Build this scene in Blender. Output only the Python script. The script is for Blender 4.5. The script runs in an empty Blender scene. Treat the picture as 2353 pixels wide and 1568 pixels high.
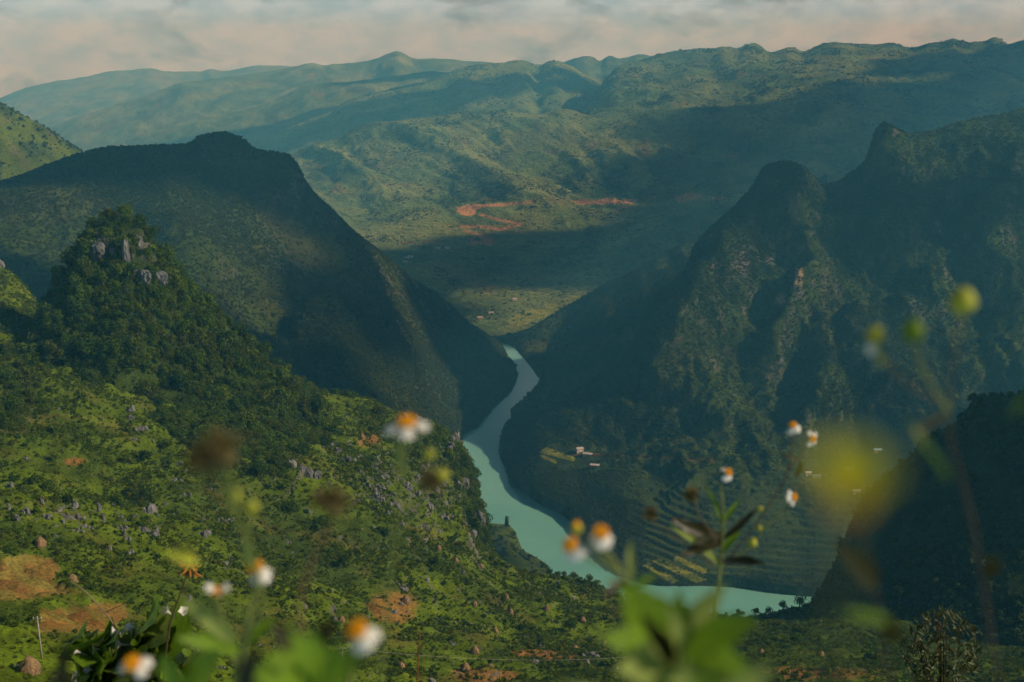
import bpy, math, random
import numpy as np
from mathutils import Vector, Matrix

# ------------------------------------------------------------------ camera
random.seed(7)
RNG = np.random.default_rng(11)
SC = bpy.context.scene
COL = SC.collection
CAM_Z = 700.0
PITCH = math.radians(14.4)
FPX, CX, CY = 2611.0, 1176.5, 784.0          # focal length and centre of the photograph, in pixels of a 2353 wide picture
cam_d = bpy.data.cameras.new('camera')
cam = bpy.data.objects.new('camera', cam_d)
COL.objects.link(cam)
cam.location = (0, 0, CAM_Z)
cam.rotation_euler = (math.pi / 2 - PITCH, 0, 0)
cam_d.sensor_width = 36
cam_d.lens = 36 * FPX / 2353.0
cam_d.clip_start = 0.05
cam_d.clip_end = 60000
cam_d.dof.use_dof = True
cam_d.dof.focus_distance = 150
cam_d.dof.aperture_fstop = 3.6
cam_d.dof.aperture_blades = 0
SC.camera = cam

# ------------------------------------------------------------------ sun and sky
SUN_EL, SUN_AZ = math.radians(33), math.radians(103)      # azimuth clockwise from the view direction (+Y)
SUN_DIR = np.array([math.cos(SUN_EL) * math.sin(SUN_AZ), math.cos(SUN_EL) * math.cos(SUN_AZ), math.sin(SUN_EL)])
sun_d = bpy.data.lights.new('sun', 'SUN')
sun_d.energy = 5.0
sun_d.angle = math.radians(1.0)
sun_d.color = (1.0, 0.86, 0.66)
sun = bpy.data.objects.new('sun', sun_d)
COL.objects.link(sun)
sun.location = (300, 0, 1500)
sun.rotation_euler = Vector(-SUN_DIR).to_track_quat('-Z', 'Y').to_euler()

world = bpy.data.worlds.new('World')
SC.world = world
world.use_nodes = True
wn, wl = world.node_tree.nodes, world.node_tree.links
wn.clear()
w_out = wn.new('ShaderNodeOutputWorld')
w_bg = wn.new('ShaderNodeBackground')
w_bg.inputs['Strength'].default_value = 0.05
w_sky = wn.new('ShaderNodeTexSky')
w_sky.sky_type = 'NISHITA'
w_sky.sun_disc = False
w_sky.sun_elevation = SUN_EL
w_sky.sun_rotation = SUN_AZ
w_sky.altitude = 1200
w_sky.dust_density = 2.5
w_tc = wn.new('ShaderNodeTexCoord')
w_map = wn.new('ShaderNodeMapping')
w_map.inputs['Scale'].default_value = (13.0, 13.0, 26.0)
w_map.inputs['Location'].default_value = (3.1, 1.7, 0.4)
w_n1 = wn.new('ShaderNodeTexNoise')
w_n1.inputs['Scale'].default_value = 1.0
w_n1.inputs['Detail'].default_value = 9
w_n1.inputs['Roughness'].default_value = 0.55
w_n1.inputs['Distortion'].default_value = 0.35
w_r1 = wn.new('ShaderNodeValToRGB')
w_r1.color_ramp.elements[0].position = 0.28
w_r1.color_ramp.elements[1].position = 0.47
w_n2 = wn.new('ShaderNodeTexNoise')
w_n2.inputs['Scale'].default_value = 2.1
w_n2.inputs['Detail'].default_value = 9
w_n2.inputs['Roughness'].default_value = 0.6
w_r2 = wn.new('ShaderNodeValToRGB')
w_r2.color_ramp.elements[0].position = 0.36
w_r2.color_ramp.elements[0].color = (8.4, 12.4, 14.8, 1)
w_r2.color_ramp.elements[1].position = 0.60
w_r2.color_ramp.elements[1].color = (12.4, 16.6, 18.4, 1)
w_mix = wn.new('ShaderNodeMixRGB')
wl.new(w_tc.outputs['Generated'], w_map.inputs['Vector'])
wl.new(w_map.outputs['Vector'], w_n1.inputs['Vector'])
wl.new(w_map.outputs['Vector'], w_n2.inputs['Vector'])
# a cloud layer looks denser towards the horizon, where the line of sight runs along it
w_sep = wn.new('ShaderNodeSeparateXYZ')
wl.new(w_tc.outputs['Generated'], w_sep.inputs['Vector'])
w_el = wn.new('ShaderNodeMapRange')
w_el.inputs['From Min'].default_value = 0.0
w_el.inputs['From Max'].default_value = 0.45
w_el.inputs['To Min'].default_value = 0.05
w_el.inputs['To Max'].default_value = -0.30
wl.new(w_sep.outputs['Z'], w_el.inputs['Value'])
w_add = wn.new('ShaderNodeMath')
w_add.operation = 'ADD'
wl.new(w_n1.outputs['Fac'], w_add.inputs[0])
wl.new(w_el.outputs['Result'], w_add.inputs[1])
wl.new(w_add.outputs['Value'], w_r1.inputs['Fac'])
wl.new(w_n2.outputs['Fac'], w_r2.inputs['Fac'])
wl.new(w_r1.outputs['Color'], w_mix.inputs['Fac'])
wl.new(w_sky.outputs['Color'], w_mix.inputs['Color1'])
wl.new(w_r2.outputs['Color'], w_mix.inputs['Color2'])
wl.new(w_mix.outputs['Color'], w_bg.inputs['Color'])
wl.new(w_bg.outputs['Background'], w_out.inputs['Surface'])

SC.view_settings.view_transform = 'Standard'
SC.view_settings.look = 'None'
SC.view_settings.exposure = -0.25
SC.view_settings.gamma = 1.0
SC.view_settings.use_curve_mapping = False
SC.render.engine = 'CYCLES'
SC.cycles.use_denoising = True
SC.cycles.max_bounces = 5
SC.cycles.diffuse_bounces = 2
SC.cycles.glossy_bounces = 2
SC.cycles.transmission_bounces = 3
SC.cycles.volume_bounces = 0
SC.cycles.transparent_max_bounces = 6
SC.cycles.sample_clamp_indirect = 4.0
HAZE_DENSITY = 0.000142

# ------------------------------------------------------------------ helpers: projection, noise, interpolation
SP, CP = math.sin(PITCH), math.cos(PITCH)

def P(px, py, D):
    """The point at ground distance D seen at a pixel of the photograph."""
    u, v = (px - CX) / FPX, (CY - py) / FPX
    dy, dz = CP + v * SP, -SP + v * CP
    k = D / dy
    return np.array([u * k, D, CAM_Z + dz * k])

def col_xz(px, py, D):
    u, v = (px - CX) / FPX, (CY - py) / FPX
    dy, dz = CP + v * SP, -SP + v * CP
    return CAM_Z + dz * D / dy

def D_at(py, z):
    v = (CY - py) / FPX
    return (z - CAM_Z) * (CP + v * SP) / (-SP + v * CP)

def proj(V):
    d = V - np.array([0, 0, CAM_Z])
    f = d[..., 1] * CP - d[..., 2] * SP
    up = d[..., 1] * SP + d[..., 2] * CP
    f = np.maximum(f, 1e-6)
    return CX + FPX * d[..., 0] / f, CY - FPX * up / f

def _hash(ix, iy, seed):
    h = (ix.astype(np.int64) * 374761393 + iy.astype(np.int64) * 668265263 + seed * 974711) & 0xFFFFFFFF
    h = ((h ^ (h >> 13)) * 1274126177) & 0xFFFFFFFF
    return ((h ^ (h >> 16)) & 0xFFFFFF) / float(0xFFFFFF)

def perlin(x, y, seed=0):
    ix, iy = np.floor(x), np.floor(y)
    fx, fy = x - ix, y - iy
    sx, sy = fx * fx * fx * (fx * (fx * 6 - 15) + 10), fy * fy * fy * (fy * (fy * 6 - 15) + 10)
    out = 0
    for dx in (0, 1):
        for dy in (0, 1):
            a = _hash(ix + dx, iy + dy, seed) * 2 * np.pi
            g = np.cos(a) * (fx - dx) + np.sin(a) * (fy - dy)
            out = out + g * (sx if dx else 1 - sx) * (sy if dy else 1 - sy)
    return out * 1.5

def fbm(x, y, scale, octaves=5, seed=0, gain=0.5):
    s, a, f, tot = 0, 1.0, 1.0 / scale, 0
    for o in range(octaves):
        s = s + a * perlin(x * f + 17.3 * o, y * f - 9.1 * o, seed + o)
        tot += a
        a *= gain
        f *= 2.03
    return s / tot

def ridged(x, y, scale, octaves=5, seed=0, gain=0.5):
    s, a, f, tot = 0, 1.0, 1.0 / scale, 0
    for o in range(octaves):
        s = s + a * (1 - np.abs(perlin(x * f + 7.7 * o, y * f + 3.3 * o, seed + o)) * 2)
        tot += a
        a *= gain
        f *= 2.07
    return s / tot

def pchip(xk, Y, x):
    """Monotone cubic through knots xk (K,) with values Y (K,) or (K,n), read at x (m,) -> (m,) or (m,n)."""
    xk = np.asarray(xk, float)
    Y = np.asarray(Y, float)
    one = Y.ndim == 1
    if one:
        Y = Y[:, None]
    h = np.diff(xk)[:, None]
    dl = np.diff(Y, axis=0) / h
    m = np.zeros_like(Y)
    a, b = dl[:-1], dl[1:]
    w1, w2 = 2 * h[1:] + h[:-1], h[1:] + 2 * h[:-1]
    with np.errstate(divide='ignore', invalid='ignore'):
        hm = (w1 + w2) / (w1 / a + w2 / b)
    m[1:-1] = np.where(a * b > 0, np.nan_to_num(hm), 0)
    m[0], m[-1] = dl[0], dl[-1]
    x = np.clip(x, xk[0], xk[-1])
    i = np.clip(np.searchsorted(xk, x) - 1, 0, len(xk) - 2)
    H = h[i]
    t = ((x - xk[i])[:, None]) / H
    r = ((2 * t**3 - 3 * t**2 + 1) * Y[i] + (t**3 - 2 * t**2 + t) * H * m[i]
         + (-2 * t**3 + 3 * t**2) * Y[i + 1] + (t**3 - t**2) * H * m[i + 1])
    return r[:, 0] if one else r

def smooth(a, b, x):
    t = np.clip((x - a) / (b - a), 0, 1)
    return t * t * (3 - 2 * t)

def in_poly(px, py, poly):
    poly = np.array(poly, float)
    c = np.zeros(px.shape, bool)
    j = len(poly) - 1
    for i in range(len(poly)):
        xi, yi, xj, yj = *poly[i], *poly[j]
        if yi != yj:
            c ^= ((yi > py) != (yj > py)) & (px < (xj - xi) * (py - yi) / (yj - yi) + xi)
        j = i
    return c

def seg_dist(px, py, line):
    d = np.full(px.shape, 1e9)
    for (x0, y0), (x1, y1) in zip(line[:-1], line[1:]):
        vx, vy = x1 - x0, y1 - y0
        t = np.clip(((px - x0) * vx + (py - y0) * vy) / (vx * vx + vy * vy + 1e-9), 0, 1)
        d = np.minimum(d, np.hypot(px - x0 - t * vx, py - y0 - t * vy))
    return d

# ------------------------------------------------------------------ helpers: objects and meshes
def tag(o, label=None, cat=None, group=None, kind=None):
    if label: o['label'] = label
    if cat: o['category'] = cat
    if group: o['group'] = group
    if kind: o['kind'] = kind
    return o

def make_mesh(name, verts, faces, mat=None, smooth_shade=True):
    verts = np.asarray(verts, np.float32).reshape(-1, 3)
    me = bpy.data.meshes.new(name)
    if isinstance(faces, np.ndarray):
        n, k = faces.shape
        me.vertices.add(len(verts))
        me.vertices.foreach_set('co', verts.ravel())
        me.loops.add(n * k)
        me.polygons.add(n)
        me.loops.foreach_set('vertex_index', faces.astype(np.int32).ravel())
        me.polygons.foreach_set('loop_start', np.arange(0, n * k, k, dtype=np.int32))
        me.update(calc_edges=True)
    else:
        me.from_pydata([tuple(map(float, v)) for v in verts], [], [tuple(map(int, f)) for f in faces])
        me.update()
    me.polygons.foreach_set('use_smooth', np.full(len(me.polygons), smooth_shade))
    if mat:
        me.materials.append(mat)
    return me

def obj(name, me, parent=None, loc=(0, 0, 0), rz=0.0, sc=None):
    o = bpy.data.objects.new(name, me)
    COL.objects.link(o)
    o.location = tuple(map(float, loc))
    o.rotation_euler = (0, 0, float(rz))
    if sc is not None:
        o.scale = (sc, sc, sc) if not hasattr(sc, '__len__') else tuple(map(float, sc))
    if parent:
        o.parent = parent
    return o

def empty(name, loc, rz=0.0, sc=1.0):
    o = bpy.data.objects.new(name, None)
    COL.objects.link(o)
    o.empty_display_size = 0.5
    o.location = tuple(map(float, loc))
    o.rotation_euler = (0, 0, float(rz))
    o.scale = (sc, sc, sc)
    return o

class MB:
    """Collects simple shapes into one mesh."""
    def __init__(self):
        self.v, self.f = [], []
    def add(self, v, f):
        n = len(self.v)
        self.v += [tuple(map(float, p)) for p in v]
        self.f += [tuple(i + n for i in q) for q in f]
        return self
    def box(self, c, s, rz=0.0):
        x, y, z = s[0] / 2, s[1] / 2, s[2] / 2
        ca, sa = math.cos(rz), math.sin(rz)
        v = []
        for dz in (-z, z):
            for dx, dy in ((-x, -y), (x, -y), (x, y), (-x, y)):
                v.append((c[0] + dx * ca - dy * sa, c[1] + dx * sa + dy * ca, c[2] + dz))
        return self.add(v, [(3, 2, 1, 0), (4, 5, 6, 7), (0, 1, 5, 4), (1, 2, 6, 5), (2, 3, 7, 6), (3, 0, 4, 7)])
    def tube(self, pts, rad, sides=6):
        pts = [Vector(p) for p in pts]
        n = len(pts)
        rad = rad if hasattr(rad, '__len__') else [rad] * n
        v, f = [], []
        ref = Vector((0.31, 0.17, 0.93))
        for i, p in enumerate(pts):
            d = (pts[min(i + 1, n - 1)] - pts[max(i - 1, 0)])
            d = d.normalized() if d.length > 1e-9 else Vector((0, 0, 1))
            a = d.cross(ref)
            if a.length < 0.1:
                a = d.cross(Vector((1, 0, 0)))
            a.normalize()
            b = d.cross(a)
            for k in range(sides):
                t = 2 * math.pi * k / sides
                v.append(p + (a * math.cos(t) + b * math.sin(t)) * rad[i])
        for i in range(n - 1):
            for k in range(sides):
                k2 = (k + 1) % sides
                f.append((i * sides + k, i * sides + k2, (i + 1) * sides + k2, (i + 1) * sides + k))
        f.append(tuple(range(sides))[::-1])
        f.append(tuple((n - 1) * sides + k for k in range(sides)))
        return self.add(v, f)
    def mesh(self, name, mat, smooth_shade=False):
        return make_mesh(name, self.v, self.f, mat, smooth_shade)
    def build(self, name, mat, parent=None, loc=(0, 0, 0), smooth_shade=False):
        return obj(name, self.mesh(name, mat, smooth_shade), parent, loc)

# ------------------------------------------------------------------ materials
def new_mat(name):
    m = bpy.data.materials.new(name)
    m.use_nodes = True
    nt = m.node_tree
    nt.nodes.clear()
    out = nt.nodes.new('ShaderNodeOutputMaterial')
    return m, nt.nodes, nt.links, out

def simple_mat(name, col, rough=0.8, var=0.25, scale=4.0, col2=None, transl=0.0, bump=0.0):
    m, n, l, out = new_mat(name)
    bs = n.new('ShaderNodeBsdfPrincipled')
    bs.inputs['Roughness'].default_value = rough
    bs.inputs['Specular IOR Level'].default_value = 0.25
    tc = n.new('ShaderNodeTexCoord')
    nz = n.new('ShaderNodeTexNoise')
    nz.inputs['Scale'].default_value = scale
    nz.inputs['Detail'].default_value = 6
    l.new(tc.outputs['Object'], nz.inputs['Vector'])
    rp = n.new('ShaderNodeValToRGB')
    c2 = col2 or tuple(min(1, c * (1 + var)) for c in col)
    c1 = tuple(c * (1 - var) for c in col)
    rp.color_ramp.elements[0].position = 0.35
    rp.color_ramp.elements[1].position = 0.65
    rp.color_ramp.elements[0].color = (*c1, 1)
    rp.color_ramp.elements[1].color = (*c2, 1)
    l.new(nz.outputs['Fac'], rp.inputs['Fac'])
    l.new(rp.outputs['Color'], bs.inputs['Base Color'])
    if bump:
        b = n.new('ShaderNodeBump')
        b.inputs['Strength'].default_value = bump
        l.new(nz.outputs['Fac'], b.inputs['Height'])
        l.new(b.outputs['Normal'], bs.inputs['Normal'])
    if transl:
        tr = n.new('ShaderNodeBsdfTranslucent')
        l.new(rp.outputs['Color'], tr.inputs['Color'])
        mx = n.new('ShaderNodeMixShader')
        mx.inputs['Fac'].default_value = transl
        l.new(bs.outputs['BSDF'], mx.inputs[1])
        l.new(tr.outputs['BSDF'], mx.inputs[2])
        l.new(mx.outputs['Shader'], out.inputs['Surface'])
    else:
        l.new(bs.outputs['BSDF'], out.inputs['Surface'])
    return m

def leaf_mat(name, cols, transl=0.3, rough=0.7):
    """Foliage: the hue differs from plant to plant and from leaf clump to leaf clump."""
    m, n, l, out = new_mat(name)
    oi = n.new('ShaderNodeObjectInfo')
    rp = n.new('ShaderNodeValToRGB')
    e = rp.color_ramp.elements
    while len(e) < len(cols):
        e.new(0.5)
    for i, c in enumerate(cols):
        e[i].position = i / (len(cols) - 1)
        e[i].color = (*c, 1)
    l.new(oi.outputs['Random'], rp.inputs['Fac'])
    geo = n.new('ShaderNodeNewGeometry')
    mr = n.new('ShaderNodeMapRange')
    mr.inputs['To Min'].default_value = 0.6
    mr.inputs['To Max'].default_value = 1.45
    l.new(geo.outputs['Random Per Island'], mr.inputs['Value'])
    mu = n.new('ShaderNodeMixRGB')
    mu.blend_type = 'MULTIPLY'
    mu.inputs['Fac'].default_value = 1
    l.new(rp.outputs['Color'], mu.inputs['Color1'])
    l.new(mr.outputs['Result'], mu.inputs['Color2'])
    df = n.new('ShaderNodeBsdfDiffuse')
    tr = n.new('ShaderNodeBsdfTranslucent')
    l.new(mu.outputs['Color'], df.inputs['Color'])
    l.new(mu.outputs['Color'], tr.inputs['Color'])
    mx = n.new('ShaderNodeMixShader')
    mx.inputs['Fac'].default_value = transl
    l.new(df.outputs['BSDF'], mx.inputs[1])
    l.new(tr.outputs['BSDF'], mx.inputs[2])
    l.new(mx.outputs['Shader'], out.inputs['Surface'])
    return m

def terrain_mat(name, fine, coarse, amp=0.45, bump=0.6, bump_dist=1.0):
    """Ground cover: colour of the cover comes with the mesh, grain and relief from noise in metres."""
    m, n, l, out = new_mat(name)
    at = n.new('ShaderNodeAttribute')
    at.attribute_name = 'cover'
    tc = n.new('ShaderNodeTexCoord')
    def noise(scale_m, det=6, rough=0.6):
        z = n.new('ShaderNodeTexNoise')
        z.inputs['Scale'].default_value = 1.0 / scale_m
        z.inputs['Detail'].default_value = det
        z.inputs['Roughness'].default_value = rough
        l.new(tc.outputs['Object'], z.inputs['Vector'])
        return z
    z1, z2 = noise(fine, 4, 0.65), noise(coarse, 7, 0.6)
    def rng(z, a):
        r = n.new('ShaderNodeMapRange')
        r.inputs['From Min'].default_value = 0.3
        r.inputs['From Max'].default_value = 0.7
        r.inputs['To Min'].default_value = 1 - a
        r.inputs['To Max'].default_value = 1 + a
        l.new(z.outputs['Fac'], r.inputs['Value'])
        return r
    r1, r2 = rng(z1, amp), rng(z2, amp)
    mm = n.new('ShaderNodeMath')
    mm.operation = 'MULTIPLY'
    l.new(r1.outputs['Result'], mm.inputs[0])
    l.new(r2.outputs['Result'], mm.inputs[1])
    mu = n.new('ShaderNodeMixRGB')
    mu.blend_type = 'MULTIPLY'
    mu.inputs['Fac'].default_value = 1
    l.new(at.outputs['Color'], mu.inputs['Color1'])
    l.new(mm.outputs['Value'], mu.inputs['Color2'])
    bs = n.new('ShaderNodeBsdfDiffuse')
    bs.inputs['Roughness'].default_value = 0.5
    l.new(mu.outputs['Color'], bs.inputs['Color'])
    b = n.new('ShaderNodeBump')
    b.inputs['Strength'].default_value = bump
    b.inputs['Distance'].default_value = bump_dist
    l.new(z1.outputs['Fac'], b.inputs['Height'])
    l.new(b.outputs['Normal'], bs.inputs['Normal'])
    l.new(bs.outputs['BSDF'], out.inputs['Surface'])
    return m

def rock_mat(name, dark, light, scale=0.6):
    m, n, l, out = new_mat(name)
    tc = n.new('ShaderNodeTexCoord')
    mp = n.new('ShaderNodeMapping')
    mp.inputs['Scale'].default_value = (1.0, 1.0, 0.22)
    l.new(tc.outputs['Object'], mp.inputs['Vector'])
    z = n.new('ShaderNodeTexNoise')
    z.inputs['Scale'].default_value = scale
    z.inputs['Detail'].default_value = 9
    z.inputs['Roughness'].default_value = 0.68
    l.new(mp.outputs['Vector'], z.inputs['Vector'])
    rp = n.new('ShaderNodeValToRGB')
    rp.color_ramp.elements[0].position = 0.36
    rp.color_ramp.elements[0].color = (*dark, 1)
    rp.color_ramp.elements[1].position = 0.66
    rp.color_ramp.elements[1].color = (*light, 1)
    l.new(z.outputs['Fac'], rp.inputs['Fac'])
    bs = n.new('ShaderNodeBsdfPrincipled')
    bs.inputs['Roughness'].default_value = 0.9
    bs.inputs['Specular IOR Level'].default_value = 0.2
    l.new(rp.outputs['Color'], bs.inputs['Base Color'])
    b = n.new('ShaderNodeBump')
    b.inputs['Strength'].default_value = 0.8
    b.inputs['Distance'].default_value = 0.5
    l.new(z.outputs['Fac'], b.inputs['Height'])
    l.new(b.outputs['Normal'], bs.inputs['Normal'])
    l.new(bs.outputs['BSDF'], out.inputs['Surface'])
    return m

def water_mat():
    m, n, l, out = new_mat('river_water')
    tc = n.new('ShaderNodeTexCoord')
    z = n.new('ShaderNodeTexNoise')
    z.inputs['Scale'].default_value = 0.35
    z.inputs['Detail'].default_value = 5
    l.new(tc.outputs['Object'], z.inputs['Vector'])
    z2 = n.new('ShaderNodeTexNoise')
    z2.inputs['Scale'].default_value = 0.012
    z2.inputs['Detail'].default_value = 5
    l.new(tc.outputs['Object'], z2.inputs['Vector'])
    rp = n.new('ShaderNodeValToRGB')
    rp.color_ramp.elements[0].position = 0.3
    rp.color_ramp.elements[0].color = (0.140, 0.400, 0.330, 1)
    rp.color_ramp.elements[1].position = 0.7
    rp.color_ramp.elements[1].color = (0.180, 0.450, 0.370, 1)
    l.new(z2.outputs['Fac'], rp.inputs['Fac'])
    b = n.new('ShaderNodeBump')
    b.inputs['Strength'].default_value = 0.12
    b.inputs['Distance'].default_value = 0.12
    l.new(z.outputs['Fac'], b.inputs['Height'])
    bs = n.new('ShaderNodeBsdfPrincipled')
    bs.inputs['Roughness'].default_value = 0.08
    bs.inputs['IOR'].default_value = 1.40
    bs.inputs['Specular IOR Level'].default_value = 0.5
    l.new(rp.outputs['Color'], bs.inputs['Base Color'])
    l.new(b.outputs['Normal'], bs.inputs['Normal'])
    l.new(bs.outputs['BSDF'], out.inputs['Surface'])
    return m

GRASS = np.array([0.084, 0.126, 0.006])
GRASS_DARK = np.array([0.046, 0.072, 0.010])
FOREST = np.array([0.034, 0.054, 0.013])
OLIVE = np.array([0.085, 0.092, 0.022])
SOIL = np.array([0.210, 0.108, 0.028])
SCAR = np.array([0.560, 0.320, 0.120])
ROCK = np.array([0.170, 0.160, 0.140])
RICE = np.array([0.270, 0.300, 0.030])

M_NEAR = terrain_mat('hillside_cover', 0.9, 14.0, 0.5, 0.9, 0.6)
M_MID = terrain_mat('mountain_cover', 5.0, 60.0, 0.4, 0.9, 4.0)
M_FAR = terrain_mat('far_cover', 16.0, 170.0, 0.4, 0.9, 12.0)
M_WATER = water_mat()
M_ROCK = rock_mat('limestone', (0.038, 0.040, 0.040), (0.225, 0.228, 0.220), 0.55)
M_CLIFF = rock_mat('cliff_limestone', (0.10, 0.09, 0.075), (0.44, 0.37, 0.28), 0.07)
M_TREE = leaf_mat('broadleaf', [(0.026, 0.048, 0.005), (0.052, 0.092, 0.007), (0.082, 0.135, 0.009), (0.066, 0.078, 0.009), (0.110, 0.160, 0.011)])
M_BRIGHT = leaf_mat('young_broadleaf', [(0.150, 0.200, 0.014), (0.170, 0.220, 0.016)], 0.4)
M_SHRUB = leaf_mat('shrub_leaves', [(0.040, 0.072, 0.003), (0.074, 0.122, 0.004), (0.108, 0.162, 0.005), (0.090, 0.098, 0.007), (0.060, 0.105, 0.004)])
M_FOREST = leaf_mat('forest_leaves', [(0.036, 0.058, 0.014), (0.056, 0.082, 0.016), (0.080, 0.102, 0.018), (0.046, 0.066, 0.014)], 0.2)
M_FARWOOD = leaf_mat('far_leaves', [(0.060, 0.090, 0.022), (0.080, 0.112, 0.028), (0.100, 0.128, 0.032)], 0.2)
M_BARK = simple_mat('bark', (0.10, 0.075, 0.05), 0.9, 0.35, 3.0)
M_STRAW = simple_mat('straw', (0.21, 0.140, 0.070), 0.95, 0.4, 5.0, bump=0.5)

# ------------------------------------------------------------------ terrain: surfaces lofted through rows of known points
def px_axis(a, b, step, lo=-40, hi=2400, wide=24):
    out = []
    x = float(a)
    while x < b:
        out.append(x)
        x += step if lo <= x <= hi else wide
    out.append(float(b))
    return np.array(out)

def eval_row(row, pxs, crest=None):
    kind, data = row[0], row[1]
    if kind == 'p':                                   # (px, py, D)
        a = np.array(data, float)
        py, D = pchip(a[:, 0], a[:, 1], pxs), pchip(a[:, 0], a[:, 2], pxs)
        return D, col_xz(pxs, py, D)
    if kind == 'l':                                   # (px, py, z): distance follows from the height
        a = np.array(data, float)
        py, z = pchip(a[:, 0], a[:, 1], pxs), pchip(a[:, 0], a[:, 2], pxs)
        return D_at(py, z), z
    if kind == 'z':                                   # (px, D, z)
        a = np.array(data, float)
        return pchip(a[:, 0], a[:, 1], pxs), pchip(a[:, 0], a[:, 2], pxs)
    if kind == 'rel':                                 # (dD, dz) from the crest row
        return crest[0] + data[0], np.maximum(crest[1] + data[1], -20)
    if kind == 'abs':                                 # (dD, z)
        return crest[0] + data[0], np.full_like(crest[0], data[1])

class Patch:
    def __init__(self, rows, segs, pxs, crest_i):
        crest = eval_row(rows[crest_i], pxs)
        ev = [eval_row(r, pxs, crest) for r in rows]
        Dk, zk = np.array([e[0] for e in ev]), np.array([e[1] for e in ev])
        t = np.concatenate([np.linspace(i, i + 1, s, endpoint=False) for i, s in enumerate(segs)] + [[len(segs)]])
        kn = np.arange(len(rows), dtype=float)
        D, z = pchip(kn, Dk, t), pchip(kn, zk, t)
        D = np.maximum.accumulate(D + np.arange(len(t))[:, None] * 1e-4, axis=0)
        tb = (z - CAM_Z) / D
        v = (tb * CP + SP) / (CP - tb * SP)
        x = (pxs - CX)[None, :] / FPX * D / (CP + v * SP)
        self.V = np.stack([x, D, z], -1)
        self.t, self.pxs, self.crest_i = t, pxs, crest_i
        self.T = np.broadcast_to(t[:, None], z.shape)
        self.PX0, self.PY0 = proj(self.V)
        self.nocc = None
    def finish(self):
        V = self.V
        du, dv = np.gradient(V, axis=1), np.gradient(V, axis=0)
        n = np.cross(du, dv)
        n /= np.linalg.norm(n, axis=-1, keepdims=True) + 1e-12
        n[n[..., 2] < 0] *= -1
        self.N = n
        self.PX, self.PY = proj(V)
        self.cross = np.cross(V[:-1, 1:] - V[:-1, :-1], V[1:, :-1] - V[:-1, :-1])
        self.area = np.linalg.norm(self.cross, axis=-1)
        self.cr = int(np.searchsorted(self.t, self.crest_i))
    def build(self, name, cover, mat, label, cat='terrain'):
        nt, nu = self.V.shape[:2]
        i = np.arange(nt * nu).reshape(nt, nu)
        f = np.stack([i[:-1, :-1], i[:-1, 1:], i[1:, 1:], i[1:, :-1]], -1).reshape(-1, 4)
        me = make_mesh(name, self.V.reshape(-1, 3), f, mat)
        a = me.color_attributes.new('cover', 'FLOAT_COLOR', 'POINT')
        c = np.ones((nt * nu, 4), np.float32)
        c[:, :3] = np.clip(cover, 0, 1).reshape(-1, 3)
        a.data.foreach_set('color', c.ravel())
        o = obj(name, me)
        self.o = o
        return tag(o, label, cat, kind='structure')
    def at(self, px, py):
        """Nearest point of the near side of the surface that shows at a pixel."""
        k = self.cr + 1
        d = (self.PX[:k] - px) ** 2 + (self.PY[:k] - py) ** 2
        j = np.unravel_index(np.argmin(d), d.shape)
        return self.V[j].copy()
    def scatter(self, n, dens, extra_rows=2, facing=True):
        k = min(self.cr + extra_rows, self.area.shape[0])
        ar = self.area[:k].copy()
        w = dens(self.PX[:k, :-1], self.PY[:k, :-1], self.N[:k, :-1], self.V[:k, :-1])
        if facing:                                    # the side the viewpoint can see, and a little beyond
            vd = self.V[:k, :-1] - np.array([0, 0, CAM_Z])
            w = w * ((self.N[:k, :-1] * vd).sum(-1) < 0.12 * np.linalg.norm(vd, axis=-1))
        pr = (ar * np.maximum(w, 0)).ravel()
        s = pr.sum()
        if s <= 0:
            return np.zeros((0, 3)), np.zeros((0, 3))
        c = np.cumsum(pr / s)
        q = np.searchsorted(c, RNG.random(n))
        q = np.minimum(q, len(c) - 1)
        a, b = np.unravel_index(q, ar.shape)
        u, v = RNG.random(n)[:, None], RNG.random(n)[:, None]
        V = self.V
        p = (V[a, b] * (1 - u) * (1 - v) + V[a, b + 1] * u * (1 - v) + V[a + 1, b] * (1 - u) * v + V[a + 1, b + 1] * u * v)
        return p, self.N[a, b]

def mixc(a, b, f):
    f = f[..., None]
    return a * (1 - f) + b * f

def full(c, like):
    return np.broadcast_to(np.asarray(c, float), like.shape[:2] + (3,)).copy()

def noise_xy(V, *a, **k):
    return fbm(V[..., 0], V[..., 1], *a, **k)

def crest_w(p, c, a, w):
    """Weight of relief: small at the crest row and just behind it, so that the skyline keeps its shape."""
    d = p.T - c
    d = np.where(d > 0, d * 0.2, d)
    return 1 - a * np.exp(-(d / w) ** 2)

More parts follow.
